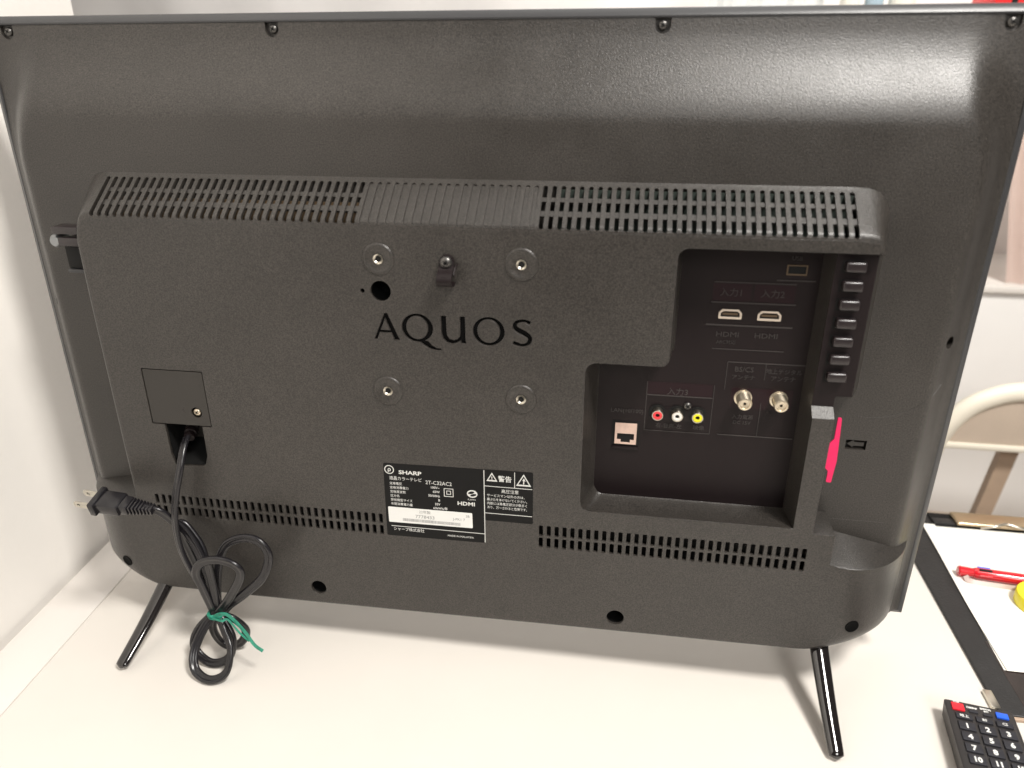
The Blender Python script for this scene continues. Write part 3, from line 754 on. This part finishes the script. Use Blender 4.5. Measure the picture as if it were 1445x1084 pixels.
T += [('HDMI', -.2, 105.0, 4.6, 'LEFT', 1.25, .12), ('R JAPAN', 8.4, 110.2, 1.7, 'LEFT'), ('シャープ株式会社', -54, 76.2, 3.4, 'LEFT', .95), ('MADE IN MALAYSIA', -9, 74.6, 2.3, 'LEFT', 1.05),
      ('警告', 32.6, 129.4, 5.6, 'LEFT', .95, .08), ('高圧注意', 35, 119.3, 3.6, 'LEFT', .95), ('サービスマン以外の方は、', 23.6, 115.2, 2.75, 'LEFT', .95), ('裏ぶたをあけないでください。', 23.6, 111.6, 2.75, 'LEFT', .86),
      ('内部には高電圧部分が数多く', 23.6, 108.0, 2.75, 'LEFT', .9), ('あり、万一さわると危険です。', 23.6, 104.4, 2.75, 'LEFT', .86)]
ex = [(21.3, 21.9, 72, 138), (22, 59, 124.0, 124.5), (22, 59.2, 99.6, 100.1), (45.2, 45.7, 124.5, 138), (-55.5, 21.3, 79.8, 80.3)]
for (a0, a1, b0, b1) in ((-10.6, -3.0, 111.6, 112.1), (-10.6, -3.0, 118.6, 119.1), (-10.6, -10.1, 112.1, 118.6), (-3.5, -3.0, 112.1, 118.6), (-8.6, -5.0, 113.6, 114.1), (-8.6, -5.0, 116.6, 117.1), (-8.6, -8.1, 114.1, 116.6), (-5.5, -5.0, 114.1, 116.6)): ex.append((a0, a1, b0, b1))
lettering('printing', T, YL, 'white_print', lb, .06, extra=ex)
def tri(cx, z0, w_, h_): return [(cx - w_ / 2, z0), (cx + w_ / 2, z0), (cx, z0 + h_)]
plate('warning_triangle', [tri(27.8, 128.8, 8.6, 7.6), tri(27.8, 129.9, 5.8, 5.0)], .08, YL - .08, 'white_print', lb, smooth=None)
lettering('triangle_mark', [('!', 27.8, 130, 4.4, 'CENTER', 1, .1)], YL, 'white_print', lb, .08)
plate('shock_triangle', [tri(52.4, 126.6, 11.6, 10.4), tri(52.4, 127.8, 8.6, 7.6), [(52.0, 128.2), (52.8, 128.2), (52.9, 131.2), (53.9, 130.8), (52.6, 133.6), (51.3, 131.2), (52.1, 131.4)]], .08, YL - .08, 'white_print', lb, smooth=None)
plate('round_mark', [circle_loop(-54.0, 132.0, 3.9, 28), circle_loop(-54.0, 132.0, 3.2, 28)], .08, YL - .08, 'white_print', lb, smooth=None)
lettering('round_mark_letter', [('ρ', -54.0, 130.6, 4.6, 'CENTER', 1, .1)], YL, 'white_print', lb, .08)
plate('swirl_mark', [ell(12.0, 116, 4.2, 3.4, 28), ell(11.2, 117.0, 2.6, 1.2, 20, .3), ell(12.9, 114.9, 2.6, 1.1, 20, .3)], .08, YL - .08, 'white_print', lb, smooth=None)
ws = plate('serial_label', [rounded([(-57.2, 98.0, .8), (11.6, 98.3, .8), (11.8, 84.4, .8), (-57.2, 83.6, .8)], 2)], .12, YL - .1, 'white_label', lb, smooth=None)
bars = []; x = -45.5
while x < 1.5:
    wd = random.choice((.22, .35, .5)); bars.append((x, x + wd, 85.6, 88.2)); x += wd + random.choice((.25, .4))
lettering('serial_printing', [('22年製', -27, 94.2, 3.2, 'CENTER'), ('7778433', -27, 89.4, 4.2, 'CENTER', 1.1), ('J-PK1 7', -4, 90.4, 3.2, 'LEFT'), ('SB', 6.4, 94.0, 3.0, 'LEFT')], YL - .12, 'grey_print', ws, .05, extra=bars)

# ================================================================== CARD
o = plate('decoder_card', [rounded([(274.6, 192.4, .5), (277.2, 192.6, 1.2), (278.0, 181, .5), (279.2, 158, .5), (278.0, 139.9, 1), (274.4, 140.2, 1), (274.4, 149.3, .8), (271.4, 152.6, .4), (266.9, 152.6, .2), (266.9, 170.4, .2), (271, 170.4, .6), (274.6, 175.6, .8)], 3)], .9, -40, 'pink', None, bev=.1)
tag(o, 'magenta plastic card pushed into the slot right of the port bay', 'card'); base_at(o, mm(272, -40, 140))

# ================================================================== POWER CORD
pc = thing('power_cord', 'bundled black power cord hanging from the back of the television, two-pin plug at its end', 'power cord', mm(-202, -100, -TZ))
CA = [(-228.4, -40.0, 148), (-226.6, -52, 144), (-224.6, -63.0, 138), (-224.1, -72.0, 125.4), (-229.1, -77.0, 102.9), (-232.9, -79.0, 80.1), (-231.7, -81.0, 53.7), (-222.6, -83.0, 27.6), (-211.7, -85.0, 6.2), (-205.8, -87.0, -3.4)]
PLUG = [(-256, -82.0, 92.6), (-244.5, -80.0, 88.4), (-237.8, -76.0, 77.6), (-229.0, -74.0, 66.8), (-219.5, -76.0, 49.4), (-211.9, -80.0, 28.7), (-206.7, -85.0, 5.3), (-205.4, -87.0, -4.8)]
B = [(-208.0, -87.0, -5.2), (-211.1, -92.0, 26.5), (-212.2, -94.0, 42.2), (-204.6, -95.0, 53.6), (-188.6, -96.0, 58.6), (-174.4, -96.0, 54.0), (-173.2, -95.0, 42.9), (-187.8, -91.0, 18.5), (-204.0, -88.0, -3.8)]
CC = [(-204.0, -87.0, -4.7), (-204.2, -84.0, 16.0), (-198.7, -82.0, 44.3), (-188.6, -82.0, 63.6), (-172.2, -83.0, 72.4), (-158.0, -84.0, 70.6), (-151.5, -85.0, 57.9), (-159.4, -86.0, 37.4), (-177.8, -86.0, 18.6), (-192.6, -86.0, 5.7), (-203.6, -87.0, -6.1)]
D = [(-207.4, -86.0, -6.0), (-211.4, -80.0, 9.7), (-215.3, -75.0, 33.3), (-220.9, -70.0, 50.7), (-232.3, -67.0, 66.4), (-237.9, -67.0, 68.7), (-238.0, -67.0, 58.2), (-228.9, -70.0, 34.7), (-215.0, -80.0, 6.0), (-208.7, -86.0, -6.1)]
D2 = [(-205.4, -86.0, -5.7), (-203.6, -88.0, 15.7), (-202.7, -90.0, 36.8), (-200.9, -93.0, 52.2)]
LE = [(-208.0, -87.0, -5.2), (-216.1, -94.5, -16.5), (-220.8, -105.5, -31.8), (-216.3, -114.4, -42.8), (-201.5, -119.2, -46.5), (-188.7, -114.7, -41.1), (-187.6, -104.8, -26.1), (-196.7, -95.2, -14.8), (-206.0, -87.0, -4.9)]
LF = [(-209.3, -87.0, -5.4), (-221.8, -91.1, -18.8), (-226.9, -94.9, -31.0), (-222.7, -98.4, -40.5), (-209.1, -101.2, -46.5), (-194.6, -99.2, -40.5), (-190.3, -94.9, -25.6), (-195.2, -90.9, -14.6), (-204.7, -87.0, -4.8)]
LG = [(-206.7, -87.0, -5.0), (-214.9, -83.5, -22.0), (-214.4, -80.9, -37.9), (-206.5, -80.2, -46.0), (-193.3, -80.0, -40.6), (-184.9, -82.6, -24.5), (-190.6, -85.2, -11.5), (-202.1, -87.0, -4.4)]
flat = [(a_ * 1.3, b_ * 1.22) for a_, b_ in [(2.9, 0), (2.6, 1.1), (1.8, 1.55), (.9, 1.35), (0, 1.0), (-.9, 1.35), (-1.8, 1.55), (-2.6, 1.1), (-2.9, 0), (-2.6, -1.1), (-1.8, -1.55), (-.9, -1.35), (0, -1.0), (.9, -1.35), (1.8, -1.55), (2.6, -1.1)]]
bm = bmesh.new()
for pts in (CA, PLUG, B, CC, D, D2, LE, LF, LG): add_sweep(bm, pts, flat, up=(0, 1, .1), n=10)
tomm(bm); frombm('cable', bm, 'cable', pc, 60)
# moulded plug
p0, p1 = Vector((-298.0, -82, 94.8)), Vector((-253, -82, 91.8)); ax = (p1 - p0).normalized()
def frame_rot():
    x_ = ax; z_ = Vector((.05, -.28, 1)); z_ = (z_ - x_ * z_.dot(x_)).normalized(); y_ = z_.cross(x_)
    return Matrix((x_, y_, z_)).transposed()
FR = frame_rot()
def plug_bm(parts):
    bm = bmesh.new()
    for (x0, x1, y0, y1, z0, z1, bv) in parts: add_box(bm, x0, x1, y0 * .88, y1 * .88, z0 * .88, z1 * .88, bv, 2)
    for v in bm.verts: v.co = FR @ v.co + p0
    return bm
bm = plug_bm([(-.5, 5, -12.5, 12.5, -7.2, 7.2, 1.2), (4, 24, -10.2, 10.2, -6.0, 6.0, 1.8), (23, 31, -8, 8, -5.2, 5.2, 1.6)])
tomm(bm); frombm('plug', bm, 'cable', pc, 35)
bm = plug_bm([(30, 50, -3.6, 3.6, -2.8, 2.8, .6)] + [(31.5 + k * 2.9, 33.0 + k * 2.9, -6.8 + k * .38, 6.8 - k * .38, -4.7 + k * .22, 4.7 - k * .22, .4) for k in range(7)])
tomm(bm); frombm('strain_relief', bm, 'cable', pc, 35)
for sy in (-6.35, 6.35):
    bm = bmesh.new()
    L = rounded([(-15.5, 3.1, 2.2), (0, 3.1, 0), (0, -3.1, 0), (-15.5, -3.1, 2.2)], 3)
    def fr(x, z, h, sy=sy): v = FR @ Vector((x, sy + h + .75, z)) + p0; return mm(*v)
    bm.free()
    plate('plug_prong', [L, circle_loop(-11.2, 0, 1.5, 14)], 1.5, 0, 'prong', pc, bev=.15, frame=fr)
# ---- green tie
tt = thing('twist_tie', 'green plastic tie knotted round the coiled black cord', 'cable tie', mm(-200, -95, -20))
bm = bmesh.new()
for dz, r in ((0, 6.4), (1.5, 6.6), (-1.3, 6.3)):
    add_sweep(bm, [(-206 + r * math.cos(a), -87 + (r + .4) * math.sin(a), -3.5 + dz + 1.2 * math.sin(a + dz)) for a in [2 * math.pi * k / 16 for k in range(17)]], [(1.1, .3), (-1.1, .3), (-1.1, -.3), (1.1, -.3)], n=2)
tomm(bm); frombm('band', bm, 'tie', tt, 40)
rib = [(1.7, .25), (-1.7, .25), (-1.7, -.25), (1.7, -.25)]
sweep('tail', [(-203.9, -94.2, -2), (-196, -96, 3.4), (-189.4, -95, 1.3), (-176.3, -98.0, -9.9), (-166, -103, -18.5), (-158.6, -104.0, -23.4)], rib, 'tie', tt, up=(.3, 1, .4), n=6)
sweep('tail', [(-206.4, -94.0, -3.8), (-196, -97, -3), (-190.7, -96.0, -1.7), (-180.4, -99.0, -11.1), (-172.5, -99.0, -19.4)], [(a * .6, b) for a, b in rib], 'tie', tt, up=(.6, 1, .1), n=6)

# ================================================================== TABLE
ta = math.radians(4.57)
TR = Matrix.Rotation(ta, 3, 'Z')
def tpt(u, v, z): p = TR @ Vector((u, v, 0)); return Vector((p.x - 412.5, p.y, z))       # u from the left edge, v along it
tb = thing('table', 'cream laminate table with a white edge band at its left side', 'table', mm(200, -150, -TZ - 720))
def tbox(name, u0, u1, v0, v1, z0, z1, mt, bev=.0):
    bm = bmesh.new(); add_box(bm, u0, u1, v0, v1, z0, z1, bev)
    for v in bm.verts: v.co = tpt(*v.co)
    tomm(bm); return frombm(name, bm, mt, tb, 35 if bev else None)
def t_far(u): return 243
bm = bmesh.new()                              # top: left edge follows the wall, far edge runs square to the set
zt = -TZ
a0, a1 = tpt(50.4, -760, 0), tpt(50.4, 243.5, 0)
L = [(a0.x, a0.y), (1500, -760), (1500, 246), (a1.x, a1.y)]
t_ = [bm.verts.new((x, y, zt)) for x, y in L]; b_ = [bm.verts.new((x, y, zt - 28)) for x, y in L]
bm.faces.new(t_); bm.faces.new(list(reversed(b_)))
for i in range(4): bm.faces.new((t_[i], b_[i], b_[(i + 1) % 4], t_[(i + 1) % 4]))
bmesh.ops.bevel(bm, geom=[e for e in bm.edges if all(abs(v.co.z - zt) < .01 for v in e.verts)], offset=.9, segments=2, affect='EDGES')
tomm(bm); frombm('table_top', bm, 'table', tb, 35)
tbox('edge_band', 0, 50.0, -760, 243, zt - 28, zt + .3, 'trim', .8)
for x, y in ((-300, -600), (-330, 190), (1400, -650), (1400, 190)):
    box('table_leg', x - 28, x + 28, y - 28, y + 28, zt - 720, zt - 28.5, 'trim', tb, bev=3)

# ================================================================== ROOM
def struct(name, *a, **k):
    o = box(name, *a, **k); o['kind'] = 'structure'; return o
struct('floor', -1600, 2600, -2400, 2400, -TZ - 760, -TZ - 720.5, 'floor')
bm = bmesh.new(); add_box(bm, -70, -7, -900, 196, -TZ - 720, 1700)
for v in bm.verts: v.co = tpt(*v.co)
tomm(bm); o = frombm('left_wall_of_room', bm, 'wall'); o.name = 'side_wall'; o['kind'] = 'structure'
struct('back_wall', -1600, 2600, 1250, 1310, -TZ - 720, 1900, 'wall_far')
# white cupboard far behind on the right, with a cloth over its back
cb = thing('cupboard', 'low white cupboard standing behind the chair at the right', 'cupboard', mm(1000, 900, -TZ - 720))
box('cupboard_body', 520, 1500, 705, 1100, -TZ - 720, 92, 'panel_white', cb, bev=2)
box('cupboard_top', 505, 1515, 695, 1110, 92.5, 104, 'trim', cb, bev=2)
bm = bmesh.new(); n = 26; vf = []
for i in range(n):
    x = 718 + i * 6; y = 712 + 5 * math.sin(i * 1.1)
    vf.append([(x - 80, y, 480), (x - 40, y + 2, 300), (x, y + 3, 105)])
vs = [[bm.verts.new(p) for p in r] for r in vf]
for a, b in zip(vs, vs[1:]):
    for k in range(2): bm.faces.new((a[k], a[k + 1], b[k + 1], b[k]))
ge = bmesh.ops.solidify(bm, geom=bm.faces[:], thickness=3)
tomm(bm); o = frombm('hanging_cloth', bm, 'pinkcloth', None, 60); tag(o, 'pale pink cloth standing folded on the white cupboard at the right edge', 'cloth'); base_at(o, mm(800, 715, 105))

# ---- chair
ch = thing('chair', 'chair with a rounded cream back frame behind the table on the right', 'chair', mm(740, 480, -TZ - 720))
arcp = [(548, 452, -140), (553, 451, -80), (563, 450, -38), (583, 450, -6), (611, 450, 14), (650, 450, 25), (745, 450, 28), (840, 450, 25), (879, 450, 14), (907, 450, -6), (927, 450, -38), (937, 451, -80), (942, 452, -140)]
sweep('back_frame', arcp, [(14 * math.cos(t), 11 * math.sin(t)) for t in [2 * math.pi * k / 16 for k in range(16)]], 'chair', ch, up=(0, 1, 0), n=8)
bk_ = [(570, -52)] + [(p[0] + (8 if p[0] < 745 else -8), p[2] - 6) for p in arcp[2:-2]] + [(920, -52)]
plate('backrest', [bk_], 8, 446, 'chair_back', ch, bev=1)  # beige puts the shade on the white backrest into its colour
box('back_rail', 556, 934, 442, 458, -62, -52.5, 'chair', ch, bev=3)
for x0, x1, y0, y1 in ((668, 630, 478, 470), (822, 860, 478, 470)):
    sweep('back_slat', [(x0, y0, -58), (x0 + (x1 - x0) * .5, 474, -200), (x1, y1, -330)], [(11, 7), (-11, 7), (-11, -7), (11, -7)], 'wood', ch, up=(0, 1, 0), n=3, smooth=30)
for x in (552, 938):
    sweep('leg', [(x, 452, -130), (x, 462, -400), (x, 470, -TZ - 718)], circ(12, 10), 'chair', ch, up=(0, 1, 0), n=3)
    sweep('leg', [(x, 820, -350), (x, 822, -TZ - 718)], circ(12, 10), 'chair', ch, up=(0, 1, 0), n=3)
box('seat', 548, 942, 460, 840, -345, -318, 'chair_back', ch, bev=8)

# ---- tall shelf behind the television and what stands on it
sh = thing('shelf_unit', 'white shelf unit behind the television carrying jars, wrapped sheets and a red box', 'shelf', mm(300, 720, -TZ - 720))
box('side_panel', 60, 78, 620, 860, -TZ - 720, 455, 'panel_white', sh, bev=1); box('side_panel', 602, 620, 620, 860, -TZ - 720, 455, 'panel_white', sh, bev=1)
box('shelf_board', 52, 640, 612, 866, 455.5, 473, 'panel_white', sh, bev=2); box('shelf_board', 78.5, 601.5, 622, 858, 100, 118, 'panel_white', sh, bev=1)
box('back_board', 78.5, 601.5, 852, 858, -TZ - 715, 454, 'panel_white', sh)
SHT = 473.2
bm = bmesh.new(); N = 40; top_, bot_ = [], []
for i in range(N):
    x = 210 + i * 4.2; y = 690 + 3 * math.sin(i * .55) + 1 * math.sin(i * 1.9)
    top_.append(bm.verts.new((x, y, 640 + 8 * math.sin(i * .7)))); bot_.append(bm.verts.new((x, y + 4, SHT)))
for i in range(N - 1): bm.faces.new((bot_[i], bot_[i + 1], top_[i + 1], top_[i]))
bmesh.ops.solidify(bm, geom=bm.faces[:], thickness=2)
tomm(bm); o = frombm('wrapped_sheet', bm, 'wrap', None, 25); tag(o, 'pale bluish creased wrapping sheet standing on the shelf above the television', 'wrapping sheet'); base_at(o, mm(290, 690, SHT))
def jar(name, x, y, r, h, mt, capmt, label, cat):
    t = thing(name, label, cat, mm(x, y, SHT))
    lathe('jar_body', [(0, .2), (r * .94, .2), (r, 3), (r, h * .8), (r * .8, h * .9), (r * .8, h * .92), (0, h * .92)], (x, y, SHT), mt, t, axis='Z')
    lathe('cap', [(r * .84, h * .905), (r * .84, h), (0, h)], (x, y, SHT), capmt, t, axis='Z')
jar('jar', 397, 640, 13, 120, 'cream', 'yellow', 'slim cream jar with a yellow cap, left of the blue grey jar on the shelf', 'jar')
jar('jar', 429, 645, 12, 110, 'blueglass', 'white_label', 'blue grey jar between two cream jars on the shelf', 'jar')
jar('jar', 463, 640, 17, 125, 'cream', 'white_label', 'wider cream jar right of the blue grey jar on the shelf', 'jar')
bm = bmesh.new(); add_box(bm, 572, 625, 622, 700, SHT, 570, 1.5); tomm(bm)
o = frombm('red_box', bm, 'redbox', None, 30); tag(o, 'bright red box at the right end of the shelf behind the television', 'box'); base_at(o, mm(600, 660, SHT))
bm = bmesh.new(); add_box(bm, 592, 599, 620.9, 621.8, SHT + 6, 560); tomm(bm); frombm('box_stripe', bm, 'dark', o)
# pale curtain across the far wall, edge of it seen above the set
bm = bmesh.new(); N = 150; rows_ = []
for i in range(N):
    x = -1150 + i * 17; y = 930 + 9 * math.sin(i * .17) + 3 * math.sin(i * .5)
    rows_.append([bm.verts.new((x, y, 1500)), bm.verts.new((x + 4 * math.sin(i), y + 3, -700))])
for a, b in zip(rows_, rows_[1:]): bm.faces.new((a[0], a[1], b[1], b[0]))
tomm(bm); o = frombm('curtain', bm, 'pale_sheet', None, 60); tag(o, 'pale curtain hanging across the far wall behind the television', 'curtain'); base_at(o, mm(200, 930, -700))

# ================================================================== RIGHT SIDE OF THE TABLE
cb = thing('clipboard_folder', 'black leather clipboard folder with a bronze clip lying right of the television', 'clipboard', mm(560, 90, -TZ))
bm = bmesh.new(); add_box(bm, 431.5, 720, -55, 240.5, -TZ + .1, -46.8, 1.2, 3); tomm(bm); frombm('cover', bm, 'leather', cb, 40)
box('cover_edge', 440, 720, -58.5, -55.5, -TZ + .1, -47.2, 'wood', cb, bev=.5)
bm = bmesh.new(); add_box(bm, 496, 660, 214, 238, -44.5, -39.5, 2, 3); tomm(bm); frombm('clip_bar', bm, 'gold', cb, 40)
box('clip_end', 474, 497, 216, 228, -46.8, -43.2, 'leather', cb, bev=1.2)
box('clip_base', 474, 680, 212, 240, -46.8, -44.8, 'dark', cb, bev=.5)
sweep('clip_lever', [(520, 213, -44), (533, 211, -39), (545, 214.5, -37), (560, 211, -39), (580, 213, -44)], circ(1.3, 8), 'steel', cb, n=6)
bm = bmesh.new(); add_box(bm, 427.6, 434.5, -49, -30, -TZ + .1, -46.2, .8, 2); tomm(bm); frombm('metal_corner', bm, 'steel', cb, 40)
def prism(name, pts, z0, z1, mt, parent=None):
    bm = bmesh.new(); a = [bm.verts.new((x, y, z1)) for x, y in pts]; b = [bm.verts.new((x, y, z0)) for x, y in pts]
    bm.faces.new(a); bm.faces.new(list(reversed(b)))
    for i in range(len(pts)): bm.faces.new((a[i], b[i], b[(i + 1) % len(pts)], a[(i + 1) % len(pts)]))
    tomm(bm); return frombm(name, bm, mt, parent)
for k in range(3):
    dx = (0, .9, -.5)[k]; z = -46.5 + k * .55
    lft = [(461.5 - 6 * t + dx + (1.1, .6, 1.6)[k] * math.sin(t * 5 + k) * t, 216 - t * (221 + dx)) for t in [i / 14 for i in range(15)]]
    o = prism('paper_sheet', lft + [(690, -5.5 - dx), (690, 216)], z, z + .3, 'paper')
    tag(o, ('bottom white paper sheet of the stack in the clipboard', 'middle white paper sheet of the stack in the clipboard', 'top white paper sheet in the clipboard, under the red pen')[k], 'paper', 'paper sheets in the clipboard')
    base_at(o, mm(570, 100, z))
bm = bmesh.new(); add_box(bm, 453, 640, -50, 30, -46.8, -46.6); tomm(bm)
o = frombm('glossy_sheet', bm, 'film', None); tag(o, 'glossy dark brown printed sheet sticking out below the white paper', 'sheet'); base_at(o, mm(540, -20, -46.7))
# pen
pn = thing('pen', 'red multicolour ballpoint pen lying on the white paper', 'pen', mm(520, 119, -45))
d = Vector((58.8, -6.4, 0)).normalized(); p0 = Vector((463, 123.5, -39.3))
lathe('barrel', [(0, 14), (4.6, 14), (5.6, 17), (5.8, 60), (6.1, 62), (6.0, 118), (2.2, 142), (0, 143)], p0, 'red_pen', pn, axis=d, n=28)
lathe('end_cap', [(0, 0), (4.0, 0), (5.0, 1.2), (4.3, 13.8), (0, 14.2)], p0, 'red_pen', pn, axis=d, n=24)
s_ = d.cross(Vector((0, 0, 1)))
for k, (mt, a) in enumerate((('dark', 1.9), ('rblue', .8), ('red_pen', 2.9))):
    q_ = p0 + d * 18 + (-s_ * math.cos(a) + Vector((0, 0, 1)) * math.sin(a)) * 5.6
    sweep('slider', [q_, q_ + d * 5 , q_ + d * 11], circ(1.3, 8), mt, pn, n=3, smooth=60)
sweep('pocket_clip', [p0 + d * 6 - Vector((0, 4.8, 2)), p0 + d * 9 - Vector((0, 9.8, 4)), p0 + d * 30 - Vector((0, 10.4, 4.2)), p0 + d * 56 - Vector((0, 9.4, 4.2))], [(2.4, .7), (-2.4, .7), (-2.4, -.7), (2.4, -.7)], 'clear', pn, up=(0, 1, 0), n=5)
# roll of yellow tape
o = lathe('yellow_tape', [(11, 0), (23, 0), (23.5, .6), (23.5, 11.4), (23, 12), (11, 12), (10.6, 11.4), (10.6, .6), (11, 0)], (524.5, 85, -44.9), 'yellow', None, axis='Z', n=48)
tag(o, 'roll of yellow tape standing on the white paper at the right edge', 'tape'); base_at(o, mm(524.5, 85, -44.9))
lathe('core', [(10.5, .3), (10.5, 11.7), (8.8, 11.7), (8.8, .3), (10.5, .3)], (524.5, 85, -44.9), 'chair_back', o, axis='Z')
# ---- remote control
rc = thing('remote_control', 'black remote control with red and blue keys lying at the lower right corner', 'remote control', mm(400, -150, -TZ))
RA = math.radians(-8.2)
RM = Matrix.Rotation(RA, 3, 'Z')
def rp(u, v, z): p = RM @ Vector((u, -v, 0)); return Vector((p.x + 385.3, p.y - 59.0, z))
bm = bmesh.new()
L0 = rounded([(0, 0, 2.5), (47.5, 0, 2.5), (47.5, 190, 8), (0, 190, 8)], 4)
lev = [(-49.8, 3.0), (-47, 1.2), (-36, .2), (-33.8, 0), (-33, .9)]
cx_, cv_ = 23.75, 95
rg = []
for z, ins in lev:
    rg.append([bm.verts.new(rp(cx_ + (u - cx_) * (1 - ins / 24), cv_ + (v - cv_) * (1 - ins / 95), z)) for u, v in L0])
for a, b in zip(rg, rg[1:]):
    for k in range(len(a)): bm.faces.new((a[k], a[(k + 1) % len(a)], b[(k + 1) % len(a)], b[k]))
bm.faces.new(rg[-1]); bm.faces.new(list(reversed(rg[0])))
tomm(bm); frombm('case', bm, 'remote', rc, 40)
def rfr(u, v, h): return mm(*rp(u, -v, -33 + h))       # text frame: v upwards
def key(name, u, v, w_, h_, mt, hh=1.6):
    bm = bmesh.new(); add_box(bm, u - w_ / 2, u + w_ / 2, v - h_ / 2, v + h_ / 2, -33.3, -33 + hh, .5, 2)
    for q_ in bm.verts: q_.co = rp(*q_.co)
    tomm(bm); return frombm(name, bm, mt, rc, 40)
def ktext(k, s, u, v, size, mt='white_label', h=1.6, xs=1.0, off=.12):
    return lettering('key_print', [(s, u, -v - size * .36, size, 'CENTER', xs, off)], 0, mt, k, .08, frame=lambda a, b, c: rfr(a, b, c + h))
key('power_key', 8.3, 7.4, 8.6, 7.2, 'rred'); key('blue_key', 38.2, 7.8, 8.4, 5.4, 'rblue')
key('small_key', 18.6, 8.8, 6.4, 2.8, 'rbutton', 1.0); key('small_key', 28.2, 9.4, 6.4, 2.8, 'rbutton', 1.0)
ktext(rc, '電源', 8.3, 1.9, 2.2, h=0); ktext(rc, '画面表示', 18.4, 4.9, 1.9, h=0); ktext(rc, '音声切換', 28.0, 3.6, 1.9, h=0); ktext(rc, '字幕', 28.0, 6.0, 1.7, h=0)
for j, row in enumerate((('地上', 'BS', 'CS'), ('1', '2', '3'), ('4', '5', '6'), ('7', '8', '9'), ('10', '11', '12'))):
    for i, s in enumerate(row):
        u = 10.6 + i * 13.6; v = 16.6 if j == 0 else 26 + (j - 1) * 10.3
        k = key('number_key' if j else 'band_key', u, v, 11.2, 5.2 if j == 0 else 8.0, 'rbutton')
        ktext(k, s, u, v, 3.2 if j == 0 else 6.2, off=.06 if j == 0 else .28, xs=1 if len(s) == 1 or j == 0 else .95)
for j in range(5):
    for i in range(3): key('function_key', 10.6 + i * 13.6, 70 + j * 12, 10.5, 7, 'rbutton')
